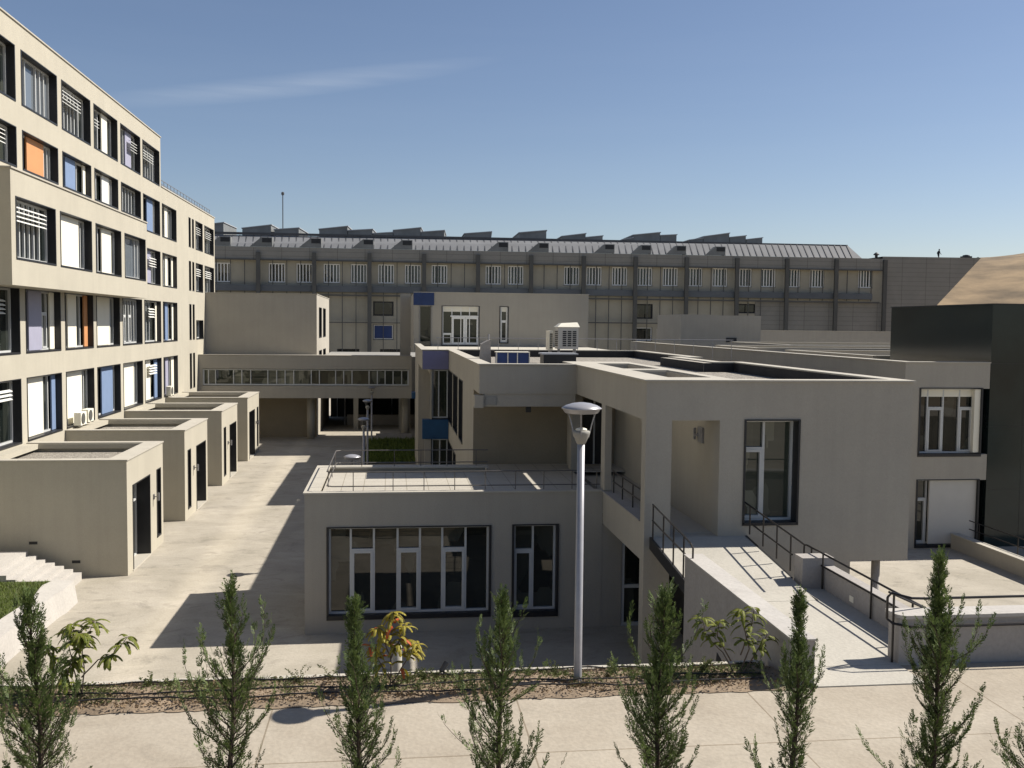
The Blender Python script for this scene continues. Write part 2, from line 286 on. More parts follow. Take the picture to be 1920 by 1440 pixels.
def solid(mb, us, vs, filled, put):
    """extruded grid solid: put(u,v,side) -> xyz ; filled(i,j) tells which cells are material"""
    nu, nv = len(us)-1, len(vs)-1
    F = lambda i, j: 0 <= i < nu and 0 <= j < nv and filled(i, j)
    for i in range(nu):
        for j in range(nv):
            if not F(i, j): continue
            a = (us[i], vs[j]); b = (us[i+1], vs[j]); c = (us[i+1], vs[j+1]); d = (us[i], vs[j+1])
            mb.add([put(*p, 0) for p in (a,b,c,d)], [(0,1,2,3)]); mb.add([put(*p, 1) for p in (a,b,c,d)], [(3,2,1,0)])
            for (p, q, di, dj) in ((a,b,0,-1),(b,c,1,0),(c,d,0,1),(d,a,-1,0)):
                if not F(i+di, j+dj): mb.add([put(*p,0), put(*q,0), put(*q,1), put(*p,1)], [(3,2,1,0)])
    return mb
def wall(mb, ax, c, th, u0, u1, z0, z1, holes=()):
    """wall with rectangular holes. ax 'Y-': outside faces -Y, 'X+': outside faces +X, 'X-': faces -X"""
    us = sorted({u0, u1} | {h[k] for h in holes for k in (0,1) if u0 < h[k] < u1}); zs = sorted({z0, z1} | {h[k] for h in holes for k in (2,3) if z0 < h[k] < z1})
    def fl(i, j):
        u = (us[i]+us[i+1])/2; z = (zs[j]+zs[j+1])/2
        return not any(h[0] < u < h[1] and h[2] < z < h[3] for h in holes)
    return solid(mb, us, zs, fl, lambda u, z, s: P3(ax, c, u, s*th, z))
def P3(ax, c, u, d, z):
    return (u, c+d, z) if ax == 'Y-' else (c-d, u, z) if ax == 'X+' else (c+d, u, z)
def bx(mb, ax, c, u0, u1, d0, d1, z0, z1):
    a = P3(ax, c, u0, d0, z0); b = P3(ax, c, u1, d1, z1); return mb.box(a[0], b[0], a[1], b[1], a[2], b[2])
def pane(mb, ax, c, u0, u1, d, z0, z1): return bx(mb, ax, c, u0, u1, d, d+.02, z0, z1)
def window(par, ax, c, u0, u1, z0, z1, rec=.3, cols=(), sub=(), tz=None, fr='frame', gl='glass', lin='dark', lw=.05, fwid=.06, panels=(), louv=None, blind=None, lip=.025, sill=.0, name='window'):
    """lining + frame + pane (+ panels, louvre). cols: fractions of mullions; sub: (k) column indices with an opening sash under tz"""
    m = MB(); L = lip
    for (a,b,p,q) in ((u0-.02,u0+lw,z0,z1),(u1-lw,u1+.02,z0,z1)): bx(m, ax, c, a, b, -L, rec+.1, p, q)
    bx(m, ax, c, u0-.02, u1+.02, -L, rec+.1, z1-.001, z1+.035); bx(m, ax, c, u0-.02, u1+.02, -L, rec+.1, z0-.04-sill, z0+.03)
    w = m.build(name, lin, par)
    a0, a1 = u0+lw, u1-lw; b0, b1 = z0+.03, z1
    g = MB(); pane(g, ax, c, a0, a1, rec+.05, b0, b1); g.build('pane', gl, w)
    f = MB(); d0, d1 = rec-.03, rec+.048
    xs = [a0]+[a0+(a1-a0)*k for k in cols]+[a1]
    bx(f, ax, c, a0, a1, d0, d1, b0, b0+fwid); bx(f, ax, c, a0, a1, d0, d1, b1-fwid, b1)
    for i, x in enumerate(xs):
        h = fwid/2; xx0, xx1 = (x, x+fwid) if i == 0 else (x-fwid, x) if i == len(xs)-1 else (x-h, x+h)
        bx(f, ax, c, xx0, xx1, d0-.004, d1, b0+fwid, b1-fwid)
    if tz is not None:
        for k in sub:
            p, q = xs[k]+fwid/2, xs[k+1]-fwid/2
            bx(f, ax, c, p, q, d0-.008, d1, tz, tz+fwid)
            for (r0, r1, s0, s1) in ((p, p+.07, b0+fwid, tz), (q-.07, q, b0+fwid, tz), (p+.07, q-.07, tz-.07, tz), (p+.07, q-.07, b0+fwid, b0+fwid+.07)):
                bx(f, ax, c, r0, r1, d0-.02, d1, s0, s1)
    f.build('frame', fr, w)
    for (p, q, mt) in panels:
        pm = MB(); bx(pm, ax, c, max(a0, u0+(u1-u0)*p), min(a1, u0+(u1-u0)*q), rec-.10, rec-.035, b0+.02, b1-.02); pm.build('panel', mt, w)
    if blind:
        pm = MB(); bx(pm, ax, c, a0+fwid, a1-fwid, rec-.028, rec-.024+.02, b1-blind, b1-fwid); pm.build('blind', 'white', w)
    if louv:
        lm = MB(); p, q, zt, n = louv
        for k in range(n):
            z = z0+(z1-z0)*zt-k*.155
            a = P3(ax, c, u0+(u1-u0)*p, .02, z); bq = P3(ax, c, u0+(u1-u0)*q, .02, z)
            A = [P3(ax, c, u, d, z+dz) for u in (u0+(u1-u0)*p, u0+(u1-u0)*q) for d, dz in ((.02,-.03),(.13,.03),(.13,.055),(.02,-.005))]
            lm.add(A, [(0,1,2,3),(7,6,5,4),(0,4,5,1),(1,5,6,2),(2,6,7,3),(3,7,4,0)])
        lm.build('louvre', 'slat', w)
    return w
def offs(poly, d):   # inward offset of a ccw rectilinear polygon
    n = len(poly); o = []
    for i in range(n):
        p, c, q = Vector(poly[i-1]), Vector(poly[i]), Vector(poly[(i+1)%n])
        e1 = (c-p).normalized(); e2 = (q-c).normalized(); n1 = Vector((-e1.y, e1.x)); n2 = Vector((-e2.y, e2.x))
        o.append(tuple(c+(n1+n2)*d))
    return o
def ring(mb, poly, t, z0, z1, out=0):
    a = offs(poly, -out) if out else list(poly); b = offs(poly, t); n = len(a)
    vs = [(x,y,z0) for x,y in a]+[(x,y,z1) for x,y in a]+[(x,y,z0) for x,y in b]+[(x,y,z1) for x,y in b]
    fs = []
    for i in range(n):
        j = (i+1)%n; fs += [(i,j,n+j,n+i),(2*n+j,2*n+i,3*n+i,3*n+j),(n+i,n+j,3*n+j,3*n+i),(j,i,2*n+i,2*n+j)]
    return mb.add(vs, fs)
rnd = random.Random(7)

# ---------------------------------------------------------------- ground
g = MB(); g.add([(-3000,-400,-.04),(3000,-400,-.04),(3000,5000,-.04),(-3000,5000,-.04)], [(0,1,2,3)])
tag(g.build('ground', mat('dry_ground', (.40, .31, .20), .95, .15, .05, fine=.1)), kind='structure')
g = MB(); g.add([(-60,15.9,0),(60,15.9,0),(60,129.5,0),(-60,129.5,0)], [(0,1,2,3)])
tag(g.build('courtyard_paving', 'yard'), kind='structure')
# raised foreground level (z 3.27), retained behind the planting bed
Z1 = 3.27
g = MB(); g.box(-40, 8.6, -30, 14.75, -.5, Z1); g.box(6.76, 9.39, 15.621, 19.49, 2.9, Z1); g.box(8.6, 40, -30, 15.62, -.5, Z1)
tag(g.build('foreground_paving', 'slab'), kind='structure')
g = MB()   # soil bed with a lumpy surface
nx, ny = 150, 14; vs = []
for j in range(ny+1):
    for i in range(nx+1):
        x = -12+i*(18.3)/nx; y = 14.70+j*(15.78-14.70)/ny
        e = min(1, min(j, ny-j)/3)
        vs.append((x+rnd.uniform(-.03,.03)*(1 if 0<i<nx else 0), y+(rnd.uniform(-.05,.03) if j == 0 else 0), Z1+.012+e*(.03+.05*rnd.random()+.04*math.sin(x*2.3)*math.sin(x*.9+y))))
g.add(vs, [(j*(nx+1)+i, j*(nx+1)+i+1, (j+1)*(nx+1)+i+1, (j+1)*(nx+1)+i) for j in range(ny) for i in range(nx)])
tag(g.build('planting_bed', 'soil', smooth=True), kind='structure')
w = thing('retaining_wall', (0, 15.85, 0), 'stone retaining wall with a pale kerb on top behind the planting bed', 'wall')
MB().box(-40, 6.36, 14.76, 15.86, -.4, Z1-.02).build('stone_face', 'stone', w)
k = MB(); x = -12.0
while x < 6.2:
    x2 = min(6.3, x+rnd.uniform(.9,1.1)); k.box(x, x2-.02, 15.79, 15.93, Z1-.2, Z1+.055+rnd.uniform(0,.012)); x = x2
k.build('kerb', 'coping', w)

# hill far behind, right
g = MB(); vs = []; nx, ny = 60, 30
for j in range(ny+1):
    for i in range(nx+1):
        x = 60+i*22; y = 150+j*22
        r_ = x/y; pr = 9+460*(.0775+(min(r_, 1.1)-.591)*.14); h = pr*math.exp(-((y-470)/170)**2)
        h += (1.6*math.sin(x*.031+y*.017)+1.1*math.sin(x*.07-y*.05))*(.3+.7*min(1, abs(y-470)/60))
        vs.append((x, y, h-2))
g.add(vs, [(j*(nx+1)+i, j*(nx+1)+i+1, (j+1)*(nx+1)+i+1, (j+1)*(nx+1)+i) for j in range(ny) for i in range(nx)])
tag(g.build('hill', mat('dry_hillside', (.33, .235, .13), .95, .36, .05, fine=.12, stain=.3), smooth=True), kind='structure')

g = MB()
for i in range(45):
    x = rnd.uniform(230,520); y = rnd.uniform(360,420); r_ = x/y; z = (9+460*(.0775+(min(r_,1.1)-.591)*.14))*math.exp(-((y-470)/170)**2)-2
    s_ = rnd.uniform(.4,1.2); g.lathe([(s_*.2,0),(s_,s_*.3),(s_*.8,s_*.8),(s_*.2,s_*1.1)],6,(x+rnd.uniform(-2,2),y,z+.2))
tag(g.build('hill_scrub','dgreen'),'small dark scrub bushes dotted over the dry hill','scrub',kind='stuff')

# ---------------------------------------------------------------- left office building
XL = -14.33
ob = thing('office_building', (XL, 60, 0), 'long five storey beige office building with rows of recessed coloured windows', 'building')
m = MB()
bays = [(y, y+4.13) for y in (22.05, 26.8, 31.55, 36.32, 41.1, 45.85, 50.55, 55.3, 60.0, 64.75)]
low = [b for b in bays]
right = [(72.95,73.65),(74.15,74.8),(75.42,78.12),(78.9,82.85)]
rows = {'f1':(4.2,6.67),'f2':(7.7,10.19),'f3':(11.22,13.26),'f4':(14.31,16.34),'f5':(17.36,19.42)}
holes = []
WX0, WX1 = 36.32, 55.5        # projecting box along Y
for r, (a, b) in rows.items():
    for (y0, y1) in bays:
        y1 = y1 if y0 > 41 or y0 > 60 else y1
        if r == 'f5' and y0 > 60.5: continue
        if r == 'f3' and y0 < 55.5: continue
        if r == 'f4' and y0 < 60 : holes.append((y0, y1, 14.86, b)); continue
        holes.append((y0, y1, a, b))
    for k, (y0, y1) in enumerate(right):
        if r == 'f5': continue
        if r == 'f2' and k == 3: continue
        if r == 'f1' and k >= 2: continue
        holes.append((y0, y1, (9.05-1.35 if r == 'f2' and k == 2 else a), (9.05 if r == 'f2' and k == 2 else b)))
# lower part of the facade up to z 17.36, upper storey only to y 64.5
wall(m, 'X+', XL, .5, 20, 83.3, 0, 17.36, holes)
wall(m, 'X+', XL, .5, 20, 64.5, 17.36, 20.37, [h for h in holes if h[2] > 17])
m.box(XL-.5, XL-16, 82.8, 83.3, 0, 17.36); m.box(XL-.5, XL-16, 64.0, 64.5, 17.4, 20.37); m.box(XL-16, XL-15.5, 20, 83.3, 0, 20.37)
m.box(XL-15.5, XL-.5, 64.5, 82.8, 17.0, 17.3); m.box(XL-15.5, XL-.5, 20, 64.0, 19.9, 20.2)
m.build('wall', 'plaster', ob)
m = MB(); m.box(XL+.05, XL-.45, 20, 64.55, 20.372, 20.43); m.box(XL+.05, XL-.45, 64.52, 83.36, 17.362, 17.43); m.box(XL-.45, XL-16, 64.1, 64.55, 20.372, 20.43)
m.build('coping', 'coping', ob)
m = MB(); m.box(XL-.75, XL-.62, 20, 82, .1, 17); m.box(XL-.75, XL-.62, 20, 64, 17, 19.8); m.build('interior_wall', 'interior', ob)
# projecting two-storey box
bxx = -13.08
m = MB(); bh = [(y, y+4.13, 11.15, 13.28) for y in (36.75, 41.45, 46.2, 51.0)]
wall(m, 'X+', bxx, .4, WX0, WX1, 10.2, 14.22, bh)
m.box(bxx-.4, XL-.002, WX0, WX0+.3, 10.2, 14.22); m.box(bxx-.4, XL-.002, WX1-.3, WX1, 10.2, 14.22)
m.box(bxx-.4, XL-.002, WX0+.3, WX1-.3, 10.2, 10.5); m.box(bxx-.4, XL-.002, WX0+.3, WX1-.3, 13.7, 14.0)
m.build('projecting_box', 'plaster', ob)
m = MB(); m.box(bxx+.05, XL-.002, WX0-.05, WX1+.05, 14.222, 14.28); m.build('coping', 'coping', ob)
RC = .33
def bay(y0, y1, z0, z1, spec, c=XL):
    """spec: list of (from, to, colour) in fractions as seen, plus optional louvre"""
    sh = RC/abs(c)*(y0+y1)/2/(y1-y0)
    pans = [(min(.97,p+sh), min(.98,q+sh), mt) for p, q, mt in spec.get('p', ())]
    lv = spec.get('l'); 
    if lv: lv = (lv[0]+.02, min(.96, lv[1]+.06), lv[2] if len(lv) > 2 else .86, lv[3] if len(lv) > 3 else 4)
    window(ob, 'X+', c, y0, y1, z0, z1, RC, cols=spec.get('c', (.2,.4,.6,.8)), panels=pans, louv=lv, gl=spec.get('g', 'glass'), lw=.045, fwid=.075,
           tz=z0+(z1-z0)*.62 if spec.get('s') else None, sub=spec.get('s', ()), lip=.02)
S = dict
B = {'f5':[S(),S(),S(p=[(0,.4,'white')]),S(p=[(-.2,.42,'white')]),S(c=(.3,.6,.72,.84),g='pane_l'),S(l=(.0,.62,.82),c=(.3,.42,.54,.66,.8)),S(p=[(.22,.46,'white')],l=(0,.18,.68,3)),S(p=[(.12,.42,'lilac')],l=(.5,.8,.75,4)),S(l=(0,.6,.76),c=(.3,.45,.6,.75,.9))],
     'f4':[S(),S(),S(),S(l=(.3,.7,.8),c=(.3,.5,.7)),S(p=[(.03,.5,'orange')],c=(.6,.8,.9)),S(p=[(.0,.34,'blue'),(.62,.76,'white')],c=(.5,.7)),S(p=[(.2,.5,'slat')],c=(.3,.75,.9)),S(c=(.35,.5,.65,.8)),S(p=[(.1,.45,'blue')],c=(.75,.9)),S(p=[(.05,.25,'white')],c=(.45,.6,.8))],
     'f3':[None]*8+[S(p=[(0,.3,'lilac')],l=(.35,.72,.75,4)),S(p=[(.06,.22,'white'),(.5,.66,'white')],c=(.4,.7))],
     'f2':[S(),S(),S(p=[(0,.4,'white')]),S(l=(.0,.62,.8),c=(.3,.5,.7),s=(1,)),S(p=[(0,.36,'lilac'),(.6,.74,'white')],c=(.65,.8),s=(1,)),S(p=[(0,.3,'white'),(.58,.72,'orange')],c=(.6,.75)),S(p=[(-.1,.46,'white')],c=(.7,.85)),S(c=(.3,.42,.56,.7,.85),s=(1,3)),S(p=[(.55,.7,'white')],l=(.3,.6,.8,4),c=(.4,.6)),S(p=[(.02,.2,'blue'),(.5,.68,'white')],c=(.5,.7))],
     'f1':[S(),S(p=[(.1,.5,'blue')]),S(p=[(0,.4,'white')]),S(l=(.25,.75,.84,3),c=(.3,.5,.65),s=(1,)),S(p=[(-.2,.36,'white'),(.62,.76,'blue')],c=(.65,.8)),S(p=[(-.2,.46,'white')],c=(.7,.85)),S(p=[(.08,.56,'blue')],c=(.6,.88)),S(p=[(-.2,.42,'white')],c=(.7,.85)),S(p=[(-.1,.2,'white'),(.45,.68,'blue')],l=(.3,.7,.84,4),c=(.6,)),S(p=[(.0,.2,'lilac'),(.42,.6,'white')],c=(.55,.75))]}
for r, lst in B.items():
    for (y0, y1), sp in zip(bays, lst):
        if sp is None or (r == 'f5' and y0 > 60.5): continue
        z0, z1 = rows[r]
        if r == 'f4' and y0 < 60: z0 = 14.86
        bay(y0, y1, z0, z1, sp)
for (y0, y1, z0, z1), sp in zip(bh, [S(l=(.0,.72,.84,4),c=(.28,.4,.52,.64,.78)),S(p=[(-.2,.48,'white')],c=(.72,.86)),S(p=[(.12,.5,'white')],c=(.32,.7,.85)),S(c=(.3,.75,.9),g='pane_l')]):
    bay(y0, y1, z0, z1, sp, bxx)
for r, (a, b) in rows.items():
    for k, (y0, y1) in enumerate(right):
        if r == 'f5' or (r == 'f2' and k == 3) or (r == 'f1' and k >= 2): continue
        if r == 'f2' and k == 2: a, b = 7.7, 9.05
        if k < 2: window(ob, 'X+', XL, y0, y1, a, b, .33, gl='glass', fr='dark', fwid=.04, lip=.01)
        else: bay(y0, y1, a, b, S(l=(.1,.7,.8,4), c=(.4,.7)) if r != 'f2' else S(c=(.5,)))
m = MB()   # railing on the lower roof
for i in range(19): m.box(XL-.33, XL-.30, 64.8+i, 64.83+i, 17.43, 17.95)
for z in (17.95, 17.7): m.box(XL-.335, XL-.295, 64.6, 83.1, z, z+.03)
m.build('roof_railing', 'galv', ob)

# ---------------------------------------------------------------- flat-roofed entrance pavilions in front of it
KL = 5.11
def kiosk(door_first):
    k = thing('entrance_pavilion', (0,0,0), 'x', 'pavilion')   # local: x 0 = front face (faces +X), y 0..5.5
    d = (.75,3.3,.0,3.08) if door_first else (2.65,5.0,.0,3.05); s = (4.4,5.05,.45,3.1) if door_first else (.65,1.3,.45,3.1)
    m = MB(); wall(m, 'X+', 0, .3, 0, 5.5, -.02, 3.9, [d, s])
    m.box(-KL-.25, -.3, 0, .3, -.02, 3.9); m.box(-KL-.25, -.3, 5.2, 5.5, -.02, 3.9)
    ring(m, [(-KL+.01,0),(0,0),(0,5.5),(-KL+.01,5.5)], .45, 3.9, 4.09)
    m.box(-.3, -.62, .3, 5.2, 3.3, 4.088)
    m.build('wall', 'plaster', k)
    m = MB(); P = [(-KL+.012,0),(0,0),(0,5.5),(-KL+.012,5.5)]
    m.add([(-KL+.012,-.04,4.092),(.04,-.04,4.092),(.04,5.54,4.092),(-KL+.012,5.54,4.092),(-KL+.012,-.04,4.135),(.04,-.04,4.135),(.04,5.54,4.135),(-KL+.012,5.54,4.135),
           (-KL+.012,.40,4.135),(-.66,.40,4.135),(-.66,5.10,4.135),(-KL+.012,5.10,4.135),(-KL+.012,.40,4.092),(-.66,.40,4.092),(-.66,5.10,4.092),(-KL+.012,5.10,4.092)],
          [(0,1,5,4),(1,2,6,5),(2,3,7,6),(4,5,9,8),(5,6,10,9),(6,7,11,10),(8,9,13,12),(9,10,14,13),(10,11,15,14),(0,12,13,1),(1,13,14,2),(2,14,15,3)])
    m.build('coping', 'coping', k)
    MB().box(-KL+.02, -.63, .44, 5.06, 3.5, 3.76).build('roof_gravel', 'gravel', k)
    # recessed glazed door
    m = MB()
    for (a,b,p,q) in ((d[0]-.02,d[0]+.05,0,d[3]),(d[1]-.05,d[1]+.02,0,d[3])): bx(m,'X+',0,a,b,-.02,1.1,p,q)
    bx(m,'X+',0,d[0]-.02,d[1]+.02,-.02,1.1,d[3]-.001,d[3]+.04)
    dr = m.build('door', 'dark', k)
    m = MB(); pane(m,'X+',0,d[0]+.05,d[1]-.05,.55,0.05,d[3]); m.build('pane','glass',dr)
    m = MB(); c = 0; a0, a1 = d[0]+.05, d[1]-.05
    for x in (a0, (a0+a1)/2-.06, a0+(a1-a0)*.5+.02, a1-.07): bx(m,'X+',0,x,x+.07,.48,.549,.03,d[3]-.02)
    for z in (.03, 2.15, d[3]-.09): bx(m,'X+',0,a0,a1,.482,.548,z,z+.07)
    m.build('frame','frame',dr)
    m = MB(); bx(m,'X+',0,d[0]-.1,d[1]+.1,-.03,.5,-.01,.05); m.build('threshold','coping',dr)
    window(k,'X+',0,s[0],s[1],s[2],s[3],.25,fr='dark',fwid=.05,name='slot_window')
    # wall lamp between the openings
    yl = (d[1]+s[0])/2 if door_first else (s[1]+d[0])/2
    m = MB(); m.box(0,.05,yl-.06,yl+.06,2.05,2.25); m.tube([(.05,yl,2.15),(.2,yl,2.15)],.02,6); m.tube([(.2,yl,2.0),(.2,yl,2.3)],.045,8); m.build('wall_lamp','galv',k)
    return k
ka, kb = kiosk(True), kiosk(False)
klab = ['nearest flat-roofed beige pavilion, the one beside the white steps', 'second beige pavilion from the steps, below the two air conditioners', 'third beige pavilion from the steps, below the blue panelled window', 'farthest beige pavilion, next to the glazed bridge']
for i, lab in enumerate(klab):
    src = ka if i in (0, 3) else kb
    k = src if i in (0, 1) else copy_tree(src)
    k.location = (-9.22, 35.83+9.77*i, 0); tag(k, lab, 'pavilion', 'entrance pavilions along the office building')
kk = bpy.data.objects.get('entrance_pavilion')
m = MB()
for (x, z) in ((-12.38+9.22, 1.23), (-10.96+9.22, .54)): m.box(x-.14, x+.14, -.012, .05, z-.05, z+.05)
m.build('step_light', 'dark', ka)

# air conditioners on brackets under a window
def acu():
    a = thing('air_conditioner', (0,0,0), 'x', 'air conditioner')
    m = MB(); m.box(-.3, 0, -.42, .42, 0, .58); m.build('casing', 'white', a)
    m = MB(); m.lathe([(.23,0),(.25,.012),(.25,.03),(.02,.035)], 20); 
    v = [(z+.002, x-.1, y+.3) for x, y, z in m.v]; m.v = v; m.build('fan_grille', 'hallc', a)
    m = MB()
    for y in (-.3,.3): m.box(-.28, .02, y-.02, y+.02, -.05, -.002)
    m.build('bracket', 'galv', a); return a
a0 = acu(); a0.location = (XL+.34, 47.15, 4.22)
a1 = copy_tree(a0); a1.location = (XL+.34, 48.25, 4.27)
tag(a0, 'near one of two white air conditioners on the sill above the second pavilion', 'air conditioner', 'air conditioners on window sills'); tag(a1, 'far one of two white air conditioners on the sill above the second pavilion', 'air conditioner', 'air conditioners on window sills')
a2 = copy_tree(a0); a2.location = (XL+.34, 65.6, 4.24); tag(a2, 'single white air conditioner on the sill above the farthest pavilion', 'air conditioner', 'air conditioners on window sills')

# ---------------------------------------------------------------- steps, curved low wall, lawn at far left
st = thing('steps', (-11.5, 34, 0), 'white concrete steps beside the nearest pavilion', 'steps')
m = MB(); xs = [-10.64,-10.92,-11.22,-11.52,-11.82,-12.10,-12.40]; zs = [.28,.40,.52,.64,.76,.90,1.05]
pts = [(-10.64,0)]
prof = []
for x, z in zip(xs, zs): prof.append((x, z))
z_prev = -.02
for i, (x, z) in enumerate(prof):
    x2 = prof[i+1][0] if i+1 < len(prof) else -18
    m.box(x, x2+.0, 32.6, 35.35, -.02, z) if True else None
m.build('treads', 'wconc', st)
cw = thing('low_wall', (-10.3, 29, 0), 'low curved white concrete wall holding the lawn at left', 'wall')
base = [(-9.93,32.58),(-9.90,31.4),(-9.98,30.9),(-10.0,29.9),(-10.0,27.9),(-10.0,26.4),(-10.0,16.2)]
top = [(-10.62,32.58),(-10.78,31.9),(-10.72,31.4),(-10.55,30.4),(-10.68,28.4),(-10.7,26.4),(-10.7,16.2)]
m = MB(); n = len(base); cr = [(x-.12, y) for x, y in base]
vs = [(x,y,-.02) for x,y in base]+[(x,y,.70) for x,y in cr]+[(x,y,.75) for x,y in top]+[(x,y,-.02) for x,y in top]
m.add(vs, [q for i in range(n-1) for q in ((i+1,i,n+i,n+i+1),(n+i+1,n+i,2*n+i,2*n+i+1),(2*n+i+1,2*n+i,3*n+i,3*n+i+1))]+[(0,3*n,2*n,n),(n-1,2*n-1,3*n-1,4*n-1)])
m.build('wall_body', 'wconc', cw)
m = MB(); m.add([(x,y,.70) for x,y in top]+[(-30,16.2,.70),(-30,32.58,.70)], [tuple(range(n-1,-1,-1))+(n+1-1+1,n)][:0] or [(n+1,0,1,2,3,4,5,6,n)][0:1])
tag(m.build('lawn', 'lawn'), kind='structure')
m = MB()
for i in range(16000):
    x = rnd.uniform(-15, -10.7); y = rnd.uniform(25.5, 32.5)
    h = rnd.uniform(.05,.12); a = rnd.uniform(0,6.28); dx, dy = .012*math.cos(a), .012*math.sin(a); lx, ly = rnd.uniform(-.05,.05), rnd.uniform(-.05,.05)
    m.add([(x-dx,y-dy,.69),(x+dx,y+dy,.69),(x+lx,y+ly,.69+h)], [(0,1,2)])
tag(m.build('grass', 'grass'), 'short green lawn grass behind the curved white wall', 'grass', kind='stuff')

# ---------------------------------------------------------------- covered bridge and end building
br = thing('covered_bridge', (-6, 76, 0), 'beige covered bridge with a ribbon of windows linking the two sides', 'bridge')
m = MB(); wall(m, 'Y-', 76, .3, -14.32, 1.52, 3.28, 6.5, [(-14.0,1.3,4.25,5.45)]); m.box(-14.32,1.52,76.3,79,3.28,3.6); m.box(-14.32,1.52,76.3,79,6.2,6.48)
m.box(-14.32,-5.9,78.7,79,3.6,6.2); m.box(-14.30,1.5,75.96,76.4,6.502,6.54)
m.build('wall', 'plaster2', br)
cf = [(x-360-16)/(1690-360-16)*0 for x in ()]
px = [95,150,290,355,425,560,630,697,765,905,970,1100,1165,1232,1370,1437,1500,1565,1635]
window(br, 'Y-', 76, -14.0, 1.3, 4.25, 5.45, .1, cols=[(p-55)/(1690-55) for p in px], gl='pane_b', lin='frame', fwid=.07, lip=.0, lw=.03, name='ribbon_window')
m = MB()
for x in (-6.22, 1.1): m.tube([(x,77.8,-.02),(x,77.8,3.28)], .3, 20); c_ = m.build('column', 'plaster2', br, True); m = MB()
MB().box(-.55,-.2,77.6,78.0,0,3.28).build('column', 'plaster2', br) if False else None
eb = thing('end_building', (-10, 79, 0), 'plain beige block rising behind the bridge, with two tall windows on its sunny side', 'building')
m = MB(); m.box(-14.32,-6.15,79.02,79.32,-.02,11.2); m.box(-20,-6.15,79.32,94.2,11.0,11.05)
wall(m,'X+',-5.85,.3,79.02,94.4,-.02,11.2,[(81.4,84.4,7.8,10.2),(86.2,89.4,7.8,10.2),(81.4,84.4,4.2,6.7),(86.2,89.4,4.2,6.7)])
m.build('wall','plaster2',eb)
m = MB(); m.box(-14.32,-5.81,78.98,79.4,11.202,11.25); m.box(-6.2,-5.81,79.4,94.4,11.202,11.25); m.build('coping','coping',eb)
MB().box(-14.3,-5.86,79.005,79.018,-.01,3.25).build('tiled_base','brown',eb)
for y0,y1 in ((81.4,84.4),(86.2,89.4)):
    for z0,z1 in ((7.8,10.2),(4.2,6.7)): window(eb,'X+',-5.85,y0,y1,z0,z1,.25,cols=(.5,))
# passage beyond the bridge
pb = thing('passage_block', (2, 96, 0), 'dark recessed ground floor seen under the bridge', 'building')
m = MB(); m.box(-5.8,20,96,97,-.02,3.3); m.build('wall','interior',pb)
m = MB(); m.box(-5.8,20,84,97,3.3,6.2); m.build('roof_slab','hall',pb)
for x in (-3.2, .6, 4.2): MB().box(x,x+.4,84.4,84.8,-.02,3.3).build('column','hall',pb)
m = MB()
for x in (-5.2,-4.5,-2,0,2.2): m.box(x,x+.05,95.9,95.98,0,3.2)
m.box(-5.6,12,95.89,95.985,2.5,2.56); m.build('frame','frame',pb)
MB().box(2.3,13.6,76.4,95.9,-.02,3.29).build('added_sun_block','interior',pb)  # solid mass added to keep sun off the floor under the bridge
MB().box(-3.9,2.2,88,88.5,-.02,.9).build('planter_wall','pconc',pb)
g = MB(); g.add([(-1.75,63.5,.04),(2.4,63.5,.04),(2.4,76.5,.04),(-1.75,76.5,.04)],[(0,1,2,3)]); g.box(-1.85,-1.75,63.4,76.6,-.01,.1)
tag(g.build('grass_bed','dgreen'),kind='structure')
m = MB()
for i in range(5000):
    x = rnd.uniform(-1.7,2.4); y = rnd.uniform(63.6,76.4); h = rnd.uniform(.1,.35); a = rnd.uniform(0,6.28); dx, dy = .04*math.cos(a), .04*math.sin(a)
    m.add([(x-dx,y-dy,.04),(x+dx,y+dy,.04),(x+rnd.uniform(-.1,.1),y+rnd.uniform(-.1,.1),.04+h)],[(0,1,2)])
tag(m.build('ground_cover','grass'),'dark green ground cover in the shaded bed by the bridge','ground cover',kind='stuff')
by = thing('planter_box', (.6, 77, 0), 'low concrete planter wall beneath the bridge', 'planter'); MB().box(-1.2,1.6,76.9,77.3,-.01,.45).build('wall_body','pconc',by)

# ---------------------------------------------------------------- central complex
mb_ = thing('main_building', (6.24, 24, 0), 'two storey beige main building with roof openings, corner pillar and tall window', 'building')
ZT = 7.64
P = [(6.24,23.75),(13.2,23.75),(13.2,36.3),(12.0,36.3),(12.0,41.5),(13.3,41.5),(13.3,52.2),(2.92,52.2),(2.92,33.0),(6.24,33.0)]
m = MB(); ring(m, P, .4, 6.67, ZT)
wall(m, 'Y-', 23.75, .4, 6.24, 13.2, -.02, 6.67, [(6.9,8.13,-1,6.67),(8.78,10.2,4.05,6.66),(11.65,13.3,-1,3.06)])
m.box(6.9,8.13,23.76,24.15,3.08,3.745)                                   # floor edge in the opening
m.box(8.13,8.45,24.15,35.4,3.08,6.69)                                      # inner corridor wall
m.box(11.35,11.65,24.15,36,-.02,3.08)
m.box(12.8,13.2,24.15,36.3,3.06,6.67); m.box(11.65,12.8,24.15,36.3,3.06,3.3)
m.box(6.24,6.44,28.42,28.95,4.14,6.67)                                    # pier on the spandrel line
m.box(6.24,6.62,33.9,34.4,3.9,6.67)
wall(m, 'X-', 2.92, .3, 35.4, 51.1, -.02, 6.67, [(40.8,42.95,4.05,6.62),(44.0,46.95,4.05,6.62),(47.8,51.0,4.05,6.62),(47.4,51.0,-1,3.0),(45.0,46.6,-1,3.0)])
m.build('wall', 'plaster2', mb_)
m = MB(); m.box(6.24,6.62,24.15,28.585,3.12,4.08); m.build('spandrel', 'plaster2', mb_)
